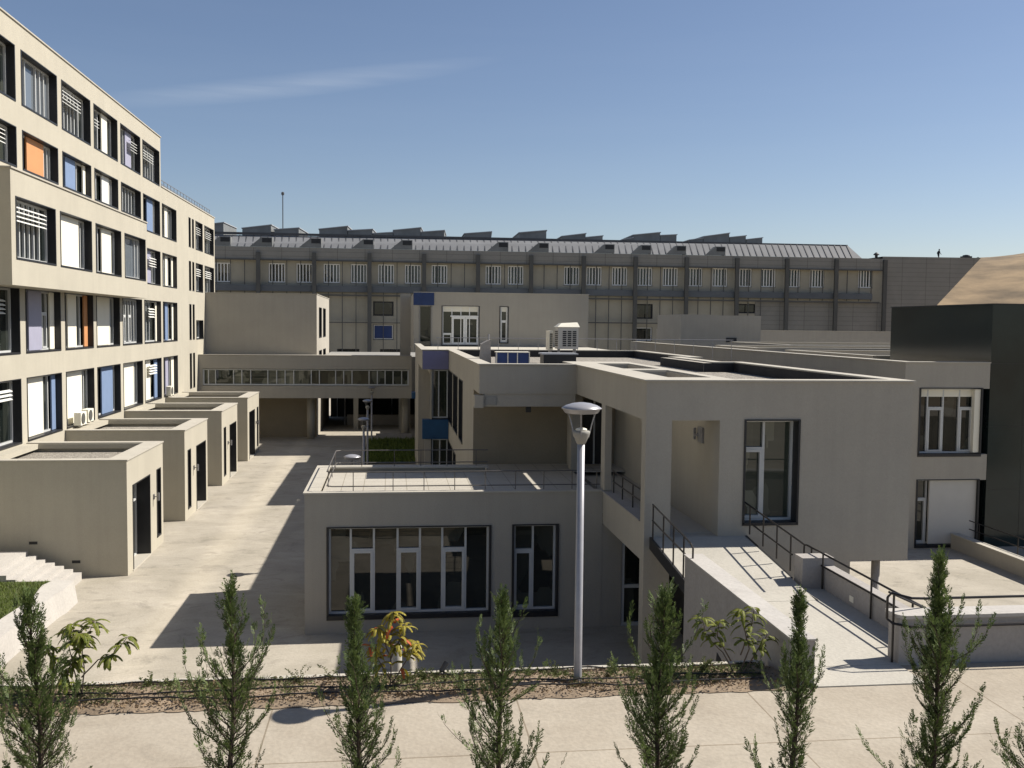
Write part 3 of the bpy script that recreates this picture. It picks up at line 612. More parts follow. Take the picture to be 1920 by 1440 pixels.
m = MB(); m.box(6.20,6.66,24.152,28.58,4.082,4.12); m.build('spandrel_coping', 'pconc', mb_)
# strip roof over the corridor with two open slots
hx = (7.17, 8.22); hy = [(25.0,29.0),(30.0,33.95)]
us = [6.64,hx[0],hx[1],8.55]; vs_ = [24.15,25.0,29.0,30.0,33.95,35.6]
fl = lambda i,j: not (i == 1 and j in (1,3))
m = MB(); solid(m, us, vs_, fl, lambda u,v,s: (u,v,ZT-.002 if s == 0 else 6.69))
m.build('slotted_roof', 'plaster2', mb_)
m = MB(); us2 = [6.19,7.12,8.27,8.60]; vs2 = [23.70,24.95,29.05,29.95,34.0,35.62]
solid(m, us2, vs2, fl, lambda u,v,s: (u,v,7.68 if s == 0 else ZT+.002))
m.build('slotted_roof_coping', 'coping', mb_)
# copings of the outer parapets (other sides)
m = MB()
def cop(x0,x1,y0,y1,z=7.683): m.box(x0,x1,y0,y1,ZT+.003,z)
cop(8.602,13.25,23.70,24.22); cop(12.78,13.25,24.222,36.35); cop(11.95,12.778,35.88,36.35); cop(11.95,12.42,36.352,41.45); cop(11.95,13.35,41.452,41.92); cop(12.88,13.35,41.922,52.25)
cop(2.87,12.878,51.78,52.25); cop(2.87,3.34,33.42,51.778); cop(2.87,6.188,32.95,33.418)
m.build('coping', 'coping', mb_)
# gravel roof
m = MB(); m.box(8.56,12.79,24.16,35.89,6.7,7.30); m.box(8.56,11.99,35.89,41.5,6.7,7.30); m.box(8.56,12.89,41.5,51.79,6.7,7.30); m.box(3.33,8.558,35.62,51.79,6.7,7.30); m.box(3.33,6.63,33.41,35.62,6.7,7.30)
m.build('roof_gravel', 'gravel', mb_)
for a_ in ((12.785,12.797,24.25,35.885),(11.585,11.597,35.9,41.895),(12.885,12.897,41.91,51.785),(3.4,12.88,51.782,51.794)):
    MB().box(*a_,7.301,7.634).build('upstand_membrane','membrane',mb_)
MB().box(11.61,12.78,35.882,35.894,7.301,7.634).build('upstand_membrane','membrane',mb_)
# terrace back wall and overhang beam
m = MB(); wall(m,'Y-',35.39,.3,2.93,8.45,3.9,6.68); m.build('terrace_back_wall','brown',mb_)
m = MB(); m.box(3.06,6.2,33.03,33.5,6.24,6.668); m.box(2.76,3.058,32.94,33.4,6.2,6.62); m.build('overhang_beam','plaster2',mb_)
m = MB(); m.box(3.14,3.50,33.0,33.028,6.3,6.58); m.build('vent_grille','hall',mb_)
m = MB(); m.box(4.55,4.72,33.3,33.45,6.02,6.24); m.build('ceiling_lamp','dark',mb_)
# glazed doors to the terrace
dd = MB(); dd.box(6.95,7.85,35.30,35.38,3.95,6.3); d_ = dd.build('terrace_door','dark',mb_); MB().box(7.3,7.36,35.26,35.299,3.95,6.3).build('frame','frame',d_)
MB().box(6.35,6.62,35.0,35.38,3.9,6.67).build('pier','plaster2',mb_)
# floors
m = MB(); m.box(6.63,8.128,24.16,35.39,3.09,3.76); m.build('corridor_floor','ramp',mb_)
# core volumes (keep daylight out)
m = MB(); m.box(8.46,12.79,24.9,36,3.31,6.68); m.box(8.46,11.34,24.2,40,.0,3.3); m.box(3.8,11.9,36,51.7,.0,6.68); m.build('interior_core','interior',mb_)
# windows
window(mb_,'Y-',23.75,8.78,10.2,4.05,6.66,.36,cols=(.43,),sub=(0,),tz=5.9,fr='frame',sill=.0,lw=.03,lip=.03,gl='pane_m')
for y0,y1 in ((40.8,42.95),(44.0,46.95),(47.8,51.0)): window(mb_,'X-',2.92,y0,y1,4.05,6.62,.28,fr='dark',fwid=.04)
for y0,y1 in ((47.4,51.0),(45.0,46.6)): window(mb_,'X-',2.92,y0,y1,0.02,3.0,.25,fr='dark',fwid=.04)
# lamp and box on the corridor wall, wall lamp in opening
m = MB(); m.box(8.07,8.128,25.0,25.35,5.95,6.35); m.box(8.02,8.07,25.5,25.6,6.0,6.3); m.box(8.0,8.1,25.3,25.55,6.1,6.16); m.build('wall_lamp','galv',mb_)
# slim steel column under the overhang
m = MB(); m.tube([(12.6,24.25,-.02),(12.6,24.25,3.06)],.11,16); m.build('column','pconc',mb_,True)
# bay with violet and blue panels
m = MB(); m.box(1.55,1.85,50.8,66,6.66,ZT); m.box(1.852,2.919,50.82,51.2,6.66,ZT); m.box(1.86,14,51.5,70,7.0,7.1) if False else None
m.box(1.55,1.85,58,66,-.02,6.66); m.box(1.852,2.9,58,58.3,-.02,6.66); m.box(1.7,2.02,50.86,51.2,-.02,3.06); m.box(2.0,2.9,51.9,58,6.4,6.66)
m.box(1.98,2.06,50.85,51.0,4.1,6.66)
m.build('bay_wall','plaster2',mb_)
m = MB(); m.box(1.50,2.868,50.75,51.25,ZT+.003,7.683); m.box(1.50,1.9,51.252,66,ZT+.003,7.683); m.build('bay_coping','coping',mb_)
MB().box(1.57,2.90,50.785,50.818,6.67,7.62).build('violet_panel','violet',mb_)
m = MB(); m.box(1.57,2.912,50.79,51.3,3.08,4.08); m.build('blue_panel','midblue',mb_)
window(mb_,'Y-',50.95,2.05,2.9,4.12,6.64,.08,cols=(.42,),fr='frame',gl='glass2',lip=0,lw=.02); window(mb_,'Y-',50.95,2.05,2.9,.02,3.06,.08,cols=(.5,),fr='frame',gl='glass2',lip=0,lw=.02)
m = MB(); m.box(1.3,1.549,64.8,66,4.1,4.5); m.build('small_blue_panel','midblue',mb_)

# terrace building (low box in front)
tb = thing('terrace_building', (-2.47, 28.59, 0), 'low beige building with a wide framed window and a paved railed roof terrace', 'building')
m = MB(); wall(m,'Y-',28.59,.35,-2.47,6.235,-.02,4.08,[(-1.83,2.9,.5,3.09),(3.55,4.91,.5,3.1)])
m.box(6.237,6.85,28.6,28.95,-.02,3.08)
m.box(-2.47,-2.12,28.94,34.07,-.02,4.08); m.box(-2.12,3.2,33.72,34.07,-.02,4.08); m.box(2.92,6.2,34.07,35.39,3.0,3.90)
m.build('wall','plaster2',tb)
m = MB(); m.box(-2.51,6.235,28.55,28.84,4.082,4.13); m.box(-2.51,-2.05,28.842,34.11,4.082,4.13); m.box(-2.049,3.3,33.62,34.11,4.082,4.13); m.build('coping','coping',tb)
m = MB(); m.box(-2.05,6.235,28.842,33.618,3.5,3.95); m.box(3.302,8.1,33.62,35.39,3.902,3.95); m.build('roof_pavers','paver',tb)
MB().box(-2.1,6.2,29.3,33.7,.0,3.49).build('interior_core','interior',tb)
window(tb,'Y-',28.59,-1.83,2.9,.5,3.09,.22,cols=(.135,.278,.425,.565,.705,.852),sub=(1,3,5),tz=2.38,sill=.06,lw=.035,lip=.035)
window(tb,'Y-',28.59,3.55,4.91,.5,3.1,.22,cols=(.46,),sub=(0,),tz=2.3,sill=.1,lw=.05,lip=.035)
# glazed ground floor beyond the pillar
gf = MB(); gf.box(6.86,11.3,28.7,28.74,.1,3.06); gw = gf.build('ground_floor_glazing','glass',mb_)
m = MB()
for x in (6.86,7.9,8.9): m.box(x,x+.08,28.62,28.698,0,3.06)
for z in (.0,1.15): m.box(6.94,11.3,28.63,28.697,z,z+.1)
m.build('frame','frame',gw)

def railing(name, label, paths, posts, r=.022, mt='rail', group=None, loc=None, cat='railing', rp=.02):
    t = thing(name, loc or posts[0][0], label, cat, group)
    m = MB()
    for p in paths: m.tube(p, r, 6)
    m.build('handrail', mt, t)
    for a, b in posts:
        q = MB(); q.tube([a,b], rp, 6); q.build('post', mt, t)
    return t
# terrace railing: U shape set in from the edge
fy, by_, lx = 28.85, 33.8, -1.86
zr = 4.68
railing('terrace_railing','dark U-shaped railing round the paved roof terrace',
  [[(6.2,fy,zr),(lx+.15,fy,zr),(lx,fy+.15,zr),(lx,by_-.15,zr),(lx+.15,by_,zr),(3.3,by_,zr)],
   [(6.2,fy,zr-.42),(lx+.15,fy,zr-.42),(lx,fy+.15,zr-.42),(lx,by_-.15,zr-.42),(lx+.15,by_,zr-.42),(3.3,by_,zr-.42)]],
  [((x,fy,4.12),(x,fy,zr)) for x in (-1.1,.05,.95,1.85,2.75,3.65,4.5,5.35,6.1)]+[((lx,y,4.12),(lx,y,zr)) for y in (29.6,31.5,33.3)]+[((x,by_,4.12),(x,by_,zr)) for x in (-1.0,.1,1.0,1.9,2.9)], mt='rail2', r=.018, rp=.014)
railing('corridor_railing','short dark railing in the corner opening beside the corridor',[[(6.45,24.5,4.75),(6.45,28.2,4.75)],[(6.45,24.5,4.45),(6.45,28.2,4.45)]],
  [((6.45,y,4.12),(6.45,y,4.75)) for y in (24.6,25.8,27.0,28.1)])

# white upper building
ub = thing('penthouse_block', (1.53, 70, 7.4), 'pale upper block with glazed double doors and a dark blue corner panel', 'building')
m = MB(); wall(m,'Y-',70,.3,1.53,14.0,7.1,11.18,[(1.9,2.8,7.1,10.25),(3.5,6.15,7.5,10.25),(7.6,8.22,7.7,10.25)])
m.box(1.53,1.8,70.3,82,7.1,11.18); m.box(13.7,14.0,70.3,82,7.1,11.18); m.box(1.8,13.7,70.3,82,10.9,11.0); m.box(.66,1.5,80,80.3,-.02,11.4)
m.build('wall','plaster2',ub)
MB().box(1.5,14.04,69.96,70.4,11.182,11.23).build('coping','coping',ub)
MB().box(1.50,2.95,69.95,69.99,10.3,11.18).build('blue_panel','dkblue',ub)
window(ub,'Y-',70,3.5,6.15,7.5,10.25,.15,cols=(.26,.51,.75),fr='wframe',sub=(0,),tz=8.3,gl='glass2',lip=.02,blind=.38)
m = MB()
for x0 in (4.22,5.16):
    for (a,b,p,q) in ((x0,x0+.12,7.55,9.5),(x0+.8,x0+.92,7.55,9.5),(x0+.12,x0+.8,9.36,9.5),(x0+.12,x0+.8,7.55,7.7)): m.box(a,b,70.02,70.10,p,q)
m.box(4.1,6.1,70.03,70.11,9.502,9.6); m.build('double_door','wframe',ub)
window(ub,'Y-',70,7.6,8.22,7.7,10.25,.15,fr='wframe',sub=(0,),tz=9.2,gl='glass',fwid=.1,blind=.35)
window(ub,'Y-',70,1.9,2.8,7.1,10.25,.4,fr='hall',gl='glass2',lin='hall')
MB().box(1.9,14.0,52.26,69.99,7.0,7.42).build('roof_deck','whiteroof',ub)
# roof railing of the upper deck
xs_ = [2.4+i*1.06 for i in range(16)]
railing('roof_railing','thin grey railing on the roof deck in front of the pale upper block',[[(2.3,51.9,8.28),(18.4,51.9,8.28)]],[((x,51.9,7.6 if x < 13.4 else 7.0),(x,51.9,8.28)) for x in xs_],mt='galv',r=.02,rp=.015)

# things on the roof
def hvac():
    t = thing('roof_cooler', (7.4,42,7.3), 'white louvred evaporative cooler standing on a post on the gravel roof', 'cooler')
    m = MB(); m.box(7.05,7.92,41.7,42.6,7.98,8.92); m.build('casing','shutter',t)
    m = MB(); m.add([(7.0,41.65,8.922),(7.97,41.65,8.922),(7.97,42.65,8.922),(7.0,42.65,8.922),(7.2,41.85,9.08),(7.9,41.85,9.12),(7.9,42.5,9.12),(7.2,42.5,9.08)],[(0,1,5,4),(1,2,6,5),(2,3,7,6),(3,0,4,7),(4,5,6,7),(3,2,1,0)]); m.build('lid','white',t)
    m = MB()
    for i in range(3):
        for j in range(8): m.box(7.24+i*.215,7.4+i*.215,41.685,41.699,8.1+j*.085,8.155+j*.085)
    m.build('grille','dark',t); m = MB()
    for i in range(3):
        for j in range(8): m.box(7.035,7.049,41.82+i*.25,42.0+i*.25,8.1+j*.085,8.155+j*.085)
    m.build('grille','dark',t)
    m = MB(); m.box(7.78,7.9,42.1,42.22,7.3,7.98); m.box(7.1,7.2,42.1,42.2,7.3,7.98); m.build('leg','galv',t)
hvac()
t = thing('duct_unit', (7.05,42.5,7.3), 'second white louvred cooler, half hidden behind the larger one on the roof', 'cooler')
MB().box(6.86,7.02,42.9,43.9,7.9,8.75).build('casing','white',t)
m = MB(); [m.box(6.88,7.0,42.885,42.899,7.98+j*.085,8.03+j*.085) for j in range(8)]; m.build('grille','dark',t)
MB().box(6.9,7.0,43.1,43.4,7.3,7.9).build('leg','galv',t)
t = thing('blue_crate', (4.6,37.5,7.3), 'bright blue panelled crate on the roof edge', 'crate')
MB().box(3.98,5.22,37.5,38.1,7.3,7.93).build('body','container',t)
m = MB()
for x in (3.95,4.38,4.75,5.21): m.box(x,x+.035,37.47,37.499,7.3,7.95)
m.box(3.95,5.245,37.46,38.12,7.932,7.96); m.build('trim','white',t)
t = thing('dark_vent_box', (6.4,37.5,7.3), 'dark flat-topped ventilation box on the roof, right of the blue crate', 'vent')
MB().box(5.78,7.05,37.5,38.4,7.3,7.86).build('body','dark',t); MB().box(5.72,7.12,37.44,38.46,7.862,7.92).build('lid','cap',t)
t = thing('vent_stack', (3.6,38,7.3), 'pale grey covered vent stack on the roof left of the blue crate', 'vent')
MB().add([(3.36,38,7.3),(3.82,38,7.3),(3.80,38.4,7.3),(3.36,38.4,7.3),(3.40,38.02,8.22),(3.78,38.02,8.42),(3.76,38.36,8.44),(3.42,38.36,8.25)],[(0,3,2,1),(4,5,6,7),(0,1,5,4),(1,2,6,5),(2,3,7,6),(3,0,4,7)]).build('cover','pconc',t)
MB().tube([(3.72,38.2,8.35),(3.72,38.2,8.62)],.04,8).build('pipe','galv',t)

# right wing
wg = thing('side_wing', (20.65, 37.8, 0), 'two storey beige side wing with one framed window above another', 'building')
WY = 37.8
m = MB(); wall(m,'Y-',WY,.4,20.65,24.32,-.02,7.62,[(21.3,24.4,3.88,6.58),(21.3,24.4,.12,2.82)])
m.box(20.65,21.05,WY+.4,84,-.02,7.62); m.box(21.05,24.3,WY+.45,84,6.9,7.3); m.box(20.65,21.05,84,84.4,-.02,7.62)
m.build('wall','plaster2',wg)
m = MB(); m.box(20.60,24.33,WY-.04,WY+.42,7.622,7.67); m.box(20.60,21.08,WY+.422,84,7.622,7.67); m.build('coping','coping',wg)
MB().box(21.1,24.3,WY+1,80,.0,6.8).build('interior_core','interior',wg)
w_ = window(wg,'Y-',WY,21.3,24.02,3.88,6.58,.3,cols=(.17,.43,.70,.93),sub=(1,3),tz=5.75,blind=.35,sill=.05)
MB().box(23.72,23.98,WY+.05,WY+.25,3.95,6.55).build('side_panel','white',w_)
w_ = window(wg,'Y-',WY,21.3,24.02,.12,2.82,.3,cols=(.2,),sub=(0,),tz=2.0,sill=.05)
MB().box(21.92,23.98,WY+.1,WY+.2,.17,2.8).build('roller_shutter','shutter',w_)
# black glass block
bb = thing('black_glass_building', (24.4, 38, 0), 'glossy black clad block at the right edge behind the side wing', 'building')
MB().box(24.4,60,37.9,46.2,-.02,10.03).build('cladding','blackglass',bb)
m = MB()
for i in range(1,20): m.box(24.398+i*1.5,24.41+i*1.5,37.893,37.899,0,10)
for z in (2.4,5.0,7.6): m.box(24.45,60,37.892,37.898,z,z+.012)
m.build('panel_joint','dark',bb)
MB().box(24.36,60.02,37.86,46.24,10.032,10.07).build('coping','dark',bb)

# lower roofs and stair heads between wing and hall
fr_ = thing('rear_roofs', (30, 60, 0), 'low flat roofs with thin pale parapets behind the side wing', 'building')
m = MB()
def lowroof(x0,x1,y0,y1,z):
    m.box(x0,x1,y0,y0+.3,0,z); m.box(x0,x0+.3,y0+.3,y1,0,z); m.box(x0+.3,x1,y1-.3,y1,0,z); m.box(x0+.3,x1,y0+.3,y1-.3,0,z-.45)
lowroof(24.7,36,48.5,60,7.55); lowroof(23.5,38,62,70,7.62); lowroof(29.5,46,71,84,7.66); m.box(30,66,110,110.4,0,8.6)
m.build('wall','plaster2',fr_)
m = MB()
for (x0,x1,y0,y1,z) in ((24.7,36,48.5,60,7.55),(23.5,38,62,70,7.62),(29.5,46,71,84,7.66)):
    m.box(x0-.04,x1,y0-.04,y0+.36,z+.002,z+.05); m.box(x0-.04,x0+.36,y0+.361,y1,z+.002,z+.05); m.box(x0+.361,x1,y1-.36,y1,z+.002,z+.05)
m.box(30,66,109.96,110.44,8.602,8.66); m.build('coping','coping',fr_)
t = thing('stair_head', (30,88,0), 'plain pale rooftop cube in front of the long hall', 'building')
m = MB(); m.box(26.2,29.4,88,96,0,10.1); m.box(29.402,33.8,88.02,96,0,10.04); m.build('wall','plaster2',t); MB().box(30.5,31.5,87.97,88.0,7.6,8.0).build('vent','dark',t)

# ---------------------------------------------------------------- long hall
H = 130.0
ha = thing('long_hall', (20, H, 0), 'long grey industrial hall with a zinc roof, steel columns and a band of windows', 'building')
wx = [-21.42,-14.64,-11.15,-7.71,-4.25,-.76,2.69,6.15,13.22,16.18,23.67,26.69,30.17,33.59,37.11,40.51,44.0,47.43,50.81,54.29,57.72,64.71]
hz = lambda x: 0.006*(x+22)     # slight rise measured along the front
m = MB(); hh = [(x-1.05,x+1.05,14.0+hz(x),16.5+hz(x)) for x in wx]
lowh = [(32.3,34.75,10.0,11.9),(32.3,34.75,7.0,8.8),(-2.4,.2,10.0,11.8),(-2.4,.2,6.9,8.8),(46.3,49.4,10.9,12.1),(-10,-8,3.9,5.6),(-7,-4.2,3.9,5.6),(-1.5,2.2,3.9,5.6)]
wall(m,'Y-',H,.5,-45,67.1,-.02,17.2,hh+lowh); m.build('wall','hallb',ha)
def hatch_mat():
    mm = concrete('ribbed_cladding',(.36,.35,.315),(.42,.405,.365),(.72,.71,.70),(3.5,50),(0,0),spots=.2,jw=.05)
    ns, ls = mm.node_tree.nodes, mm.node_tree.links; b = ns['Principled BSDF']; l = b.inputs['Base Color'].links[0].from_socket
    gg = N(ns,'ShaderNodeNewGeometry'); sx = N(ns,'ShaderNodeSeparateXYZ'); ls.new(gg.outputs['Position'],sx.inputs[0])
    md = N(ns,'ShaderNodeMath',operation='MODULO'); md.inputs[1].default_value = .62; ls.new(sx.outputs[2],md.inputs[0])
    lt = N(ns,'ShaderNodeMath',operation='LESS_THAN'); lt.inputs[1].default_value = .09; ls.new(md.outputs[0],lt.inputs[0])
    mx = N(ns,'ShaderNodeMixRGB',blend_type='MULTIPLY'); mx.inputs[2].default_value = (.80,.80,.79,1); ls.new(lt.outputs[0],mx.inputs[0]); ls.new(l,mx.inputs[1]); ls.new(mx.outputs[0],b.inputs['Base Color']); return mm
M['ribbed'] = hatch_mat()
m = MB()   # blank end wall with a sloping outer edge
m.add([(67.1,H,-.02),(64,H,-.02),(64,H,0),(67.1,H,18.9),(81.6,H,18.98),(75.2,H,12.2),(66,H,2),(67.1,H+6,-.02),(67.1,H+6,18.9),(81.6,H+6,18.98),(75.2,H+6,12.2)],[(3,0,5,4),(0,7,10,5),(5,10,9,4),(4,9,8,3)])
m.add([(49,H-.02,-.02),(67.1,H-.02,-.02),(67.1,H-.02,12.6),(49,H-.02,12.6)],[(0,1,2,3)])
m.build('end_wall','ribbed',ha)
m = MB(); wall(m,'Y-',H-.6,.6,-45,67.2,17.0,18.55); m.box(67.2,81.5,H-.05,H+.2,18.4,18.99) if False else None
m.build('fascia','ribbed',ha)
m = MB(); m.box(-45,67.2,H-.75,H-.6,16.85,17.0); m.box(-45,66.5,H-.7,H-.5,12.45,12.65); m.box(-45,1.5,H-.7,H-.5,9.0,9.12); m.box(22,36,H-.7,H-.5,9.3,9.45); m.build('horizontal_beam','hallc',ha)
m = MB(); m.box(-45,65.5,H-.55,H-.02,12.95,13.75); m.build('slate_band','halld',ha)
for i in range(13):
    x = -16.87+i*7.0; q = MB(); q.box(x-.26,x+.26,H-.95,H-.62,2 if i > 9 else 0,17.85+hz(x)); q.build('column','hallc',ha)
m = MB()
for i in range(64):
    x = -43.1+i*1.75
    if x > 66: break
    m.box(x-.05,x+.05,H-.42,H-.34,12.7 if x > 50 else 4,16.85)
m.build('mullions','hallc',ha)
for (a,b,p,q) in hh: window(ha,'Y-',H,a,b,p,q,.15,cols=(.2,.4,.6,.8),fr='wframe',lin='hallb',fwid=.14,lip=.0,lw=.02)
for (a,b,p,q) in lowh:
    window(ha,'Y-',H,a,b,p,q,.15,cols=(.5,) if q < 7 else (),fr='wframe' if (p < 9 and p > 6) else 'dark',fwid=.12,lip=.0,gl='glass')
MB().box(-2.2,.0,H+.02,H+.1,7.1,8.65).build('blue_shutter','container',ha)
# zinc roof: sloping band with standing seams
rz = lambda x: 20.1+.0045*(x+22)
m = MB(); xa, xb = -45, 63.8; m.add([(xa,H-.6,18.56),(xb,H-.6,18.56),(62.6,H+1.4,rz(62.6)),(xa,H+1.4,rz(xa)),(xa,H+14,rz(xa)),(62.6,H+14,rz(62.6)),(xb,H+16,18.56)],[(0,1,2,3),(3,2,5,4),(1,6,5,2)])
m.box(63.9,81,H+.2,H+14,18.3,18.6)
m.build('zinc_roof','seam',ha)
m = MB(); x = -24.0
while x < 62.8:
    m.add([(x,H-.7,18.56),(x+.12,H-.7,18.56),(x+.12,H+1.32,rz(x)+.02),(x,H+1.32,rz(x)+.02),(x,H-.6,18.56),(x+.12,H-.6,18.56),(x+.12,H+1.4,rz(x)),(x,H+1.4,rz(x))],[(0,1,2,3),(0,3,7,4),(1,5,6,2)]); x += .9
m.build('standing_seam','seamd',ha)
MB().box(xa,62.6,H+1.25,H+1.75,rz(0)+.02,rz(40)+.12).build('ridge_cap','seamd',ha)
for x in (-21.03,-15.88,-9.74,-3.12,1.86,14.35,19.69,28.51,33.48,38.28,43.72):
    q = MB(); q.add([(x-2.0,H-.66,18.6),(x+.75,H-.66,18.6),(x+.75,H-.66,19.75),(x-.6,H-.66,19.75),(x-2.0,H-.3,18.6),(x+.75,H+.9,18.6),(x+.75,H+.9,19.75),(x-.6,H+.9,19.75)],[(0,1,2,3),(1,5,6,2),(3,2,6,7),(0,3,7,4)])
    d_ = q.build('roof_dormer','skyl',ha); MB().box(x-.5,x+.65,H-.69,H-.661,19.1,19.65).build('louvre','dark',d_)
saw = [(-19.51,21.2,-15.82,21.73),(-15.38,21.11,-12.24,21.41),(-9.58,21.29,-5.9,21.77),(-5.81,21.19,-2.61,21.44),(-2.52,20.87,.1,21.1),(.18,21.35,3.8,21.8),(3.87,21.19,6.94,21.5),(9.7,21.11,13.3,21.46),(17.12,21.4,20.82,21.8),(22.98,21.03,26.26,21.5),(26.31,20.96,28.63,21.24),(31.43,20.76,32.88,21.06),(32.92,21.42,36.7,21.87),(36.76,21.45,39.03,21.61),(40.87,20.9,42.8,21.22),(42.88,21.41,46.57,21.99),(46.64,21.38,48.97,21.68),(49.05,21.13,51.36,21.45),(-26,21.3,-21.9,21.9)]
for (x0,z0,x1,z1) in saw:
    y0, y1 = 134, 141; q = MB(); b = 20.05
    q.add([(x0,y0,b),(x1,y0,b),(x1,y0,z1),(x0,y0,z0),(x0,y1,b),(x1+.6,y1,b),(x1+.6,y1,z1-.1),(x0,y1,z0-.1)],[(0,1,2,3),(1,5,6,2),(2,6,7,3),(3,7,4,0),(5,4,7,6)])
    s_ = q.build('roof_skylight','skyl',ha)
    MB().add([(x0-.1,y0-.1,z0+.002),(x1+.1,y0-.1,z1+.002),(x1+.7,y1,z1-.09),(x0-.1,y1,z0-.09),(x0-.1,y0-.1,z0+.11),(x1+.1,y0-.1,z1+.11),(x1+.7,y1,z1+.02),(x0-.1,y1,z0+.02)],[(0,1,5,4),(1,2,6,5),(4,5,6,7),(3,0,4,7),(2,3,7,6)]).build('cap','cap',s_)
t = thing('antenna_mast', (-13.9,136,20), 'thin antenna mast above the left end of the hall roof', 'mast')
MB().tube([(-14.5,136,20),(-14.5,136,25.9)],.07,6).build('pole','seamd',t); MB().lathe([(.1,0),(.2,.1),(.2,.35),(.1,.45)],8,(-14.5,136,25.9)).build('head','seamd',t)
t = thing('roof_vent', (67.2,132,18.6), 'small dark vent stub on the flat end of the hall roof', 'vent'); MB().lathe([(.18,0),(.2,.7),(.4,.75),(.4,.85),(.1,1.1)],10,(67.2,132,18.5)).build('cowl','dark',t)
t = thing('roof_hatch', (81,132,18.6), 'low dark hatch at the far right end of the hall roof', 'hatch'); MB().box(80.3,81.5,132,133,18.55,19.35).build('box','dark',t); MB().lathe([(.5,0),(.45,.15),(.1,.22)],12,(80.9,132.5,19.35)).build('lid','dark',t)

# person walking on the hall roof
def person():
    me = bpy.data.meshes.new('person'); bm = bmesh.new()
    P_ = {'hip':(0,0,.95),'chest':(.04,0,1.3),'neck':(.07,0,1.48),'head':(.1,0,1.6),'top':(.11,0,1.72),
          'hl':(.0,.1,.9),'kl':(.16,.1,.52),'al':(.12,.1,.08),'tl':(.3,.1,.04),'hr':(0,-.1,.9),'kr':(-.02,-.1,.5),'ar':(-.28,-.1,.12),'tr':(-.14,-.1,.03),
          'sl':(.05,.19,1.42),'el':(-.08,.24,1.17),'wl':(.05,.24,.95),'fl':(.09,.24,.86),'sr':(.05,-.19,1.42),'er':(.1,-.24,1.16),'wr':(.26,-.22,1.0),'fr':(.33,-.22,.95)}
    E_ = [('hip','chest'),('chest','neck'),('neck','head'),('head','top'),('hip','hl'),('hl','kl'),('kl','al'),('al','tl'),('hip','hr'),('hr','kr'),('kr','ar'),('ar','tr'),('chest','sl'),('sl','el'),('el','wl'),('wl','fl'),('chest','sr'),('sr','er'),('er','wr'),('wr','fr')]
    Rr = {'hip':.15,'chest':.16,'neck':.06,'head':.1,'top':.07,'hl':.1,'kl':.065,'al':.045,'tl':.04,'hr':.1,'kr':.065,'ar':.045,'tr':.04,'sl':.065,'el':.045,'wl':.032,'fl':.035,'sr':.065,'er':.045,'wr':.032,'fr':.035}
    idx = {k: bm.verts.new(v) for k, v in P_.items()}
    for a, b in E_: bm.edges.new((idx[a], idx[b]))
    names = list(P_); bm.to_mesh(me); bm.free()
    o = bpy.data.objects.new('person', me); col.objects.link(o); md = o.modifiers.new('skin','SKIN')
    for i, k in enumerate(names): me.skin_vertices[0].data[i].radius = (Rr[k],)*2
    me.skin_vertices[0].data[0].use_root = True
    o.modifiers.new('sub','SUBSURF').levels = 2; me.materials.append(M['cloth'])
    return o
p = person(); p.location = (77.0,133.0,18.6); tag(p,'person in dark clothes walking along the flat end of the hall roof','person')
hb = MB(); hb.lathe([(.02,-.1),(.085,-.06),(.1,.02),(.07,.1),(.02,.13)],12,(.1,0,1.63)); h_ = hb.build('hair','dark'); h_.parent = p

# ---------------------------------------------------------------- ramp, parapets, stair well, handrails
rm = thing('ramp', (7.6, 20, 3.3), 'pale concrete ramp sloping from the corridor down to the foreground', 'ramp')
m = MB()
def hexa(mm, x0,x1,ya,yb,za,zb,t): mm.add([(x0,ya,za-t),(x1,ya,za-t),(x1,yb,zb-t),(x0,yb,zb-t),(x0,ya,za),(x1,ya,za),(x1,yb,zb),(x0,yb,zb)],[(0,3,2,1),(4,5,6,7),(0,1,5,4),(1,2,6,5),(2,3,7,6),(3,0,4,7)])
hexa(m,6.44,8.84,19.5,23.745,3.30,3.75,.2); m.build('deck','ramp',rm)
m = MB(); hexa(m,6.38,6.438,20.75,23.745,3.44,3.76,.3); m.build('edge_beam','dark',rm)
m = MB(); hexa(m,8.842,8.9,20.87,23.745,3.44,3.76,.3); m.build('edge_beam','dark',rm)
m = MB(); m.box(6.76,8.59,14.751,15.63,3.0,3.29); m.box(6.76,9.39,15.6302,19.498,3.0,3.296); m.box(8.905,9.39,19.4985,20.42,3.0,3.30); m.build('landing','ramp',rm)
pw = thing('ramp_parapet', (6.55, 17.8, 0), 'solid pale parapet wall along the left of the ramp landing', 'wall')
m = MB(); m.box(6.38,6.75,14.87,20.75,-.02,4.0); m.build('wall_body','pconc',pw); MB().box(6.355,6.775,14.85,20.77,4.002,4.03).build('coping','wconc',pw)
MB().add([(6.372,17.5,2.35),(6.372,18.55,2.35),(6.372,18.5,2.6),(6.379,17.5,2.35),(6.379,18.55,2.35),(6.379,18.5,2.6)],[(0,1,2),(0,3,4,1),(1,4,5,2),(2,5,3,0)]).build('opening','dark',pw)
sw = thing('landing_wall', (9.5, 18, 3.3), 'grey concrete wall along the right of the ramp landing, with a taller end pier', 'wall')
m = MB(); m.box(9.4,9.65,16.03,20.42,-.02,3.79); m.build('wall_body','pconc',sw)
m = MB(); m.box(8.93,9.65,20.421,20.86,-.02,3.97); m.build('pier','pconc',sw)
MB().box(9.388,9.399,18.95,19.12,3.38,3.5).build('recessed_light','white',sw)
fw_ = thing('front_parapet', (8.6, 15.8, 3.27), 'long low concrete parapet with a rounded white coping at the right', 'wall')
m = MB(); m.box(8.6,30,15.65,16.02,-.4,4.07); m.build('wall_body','pconc',fw_)
m = MB(); rr = []
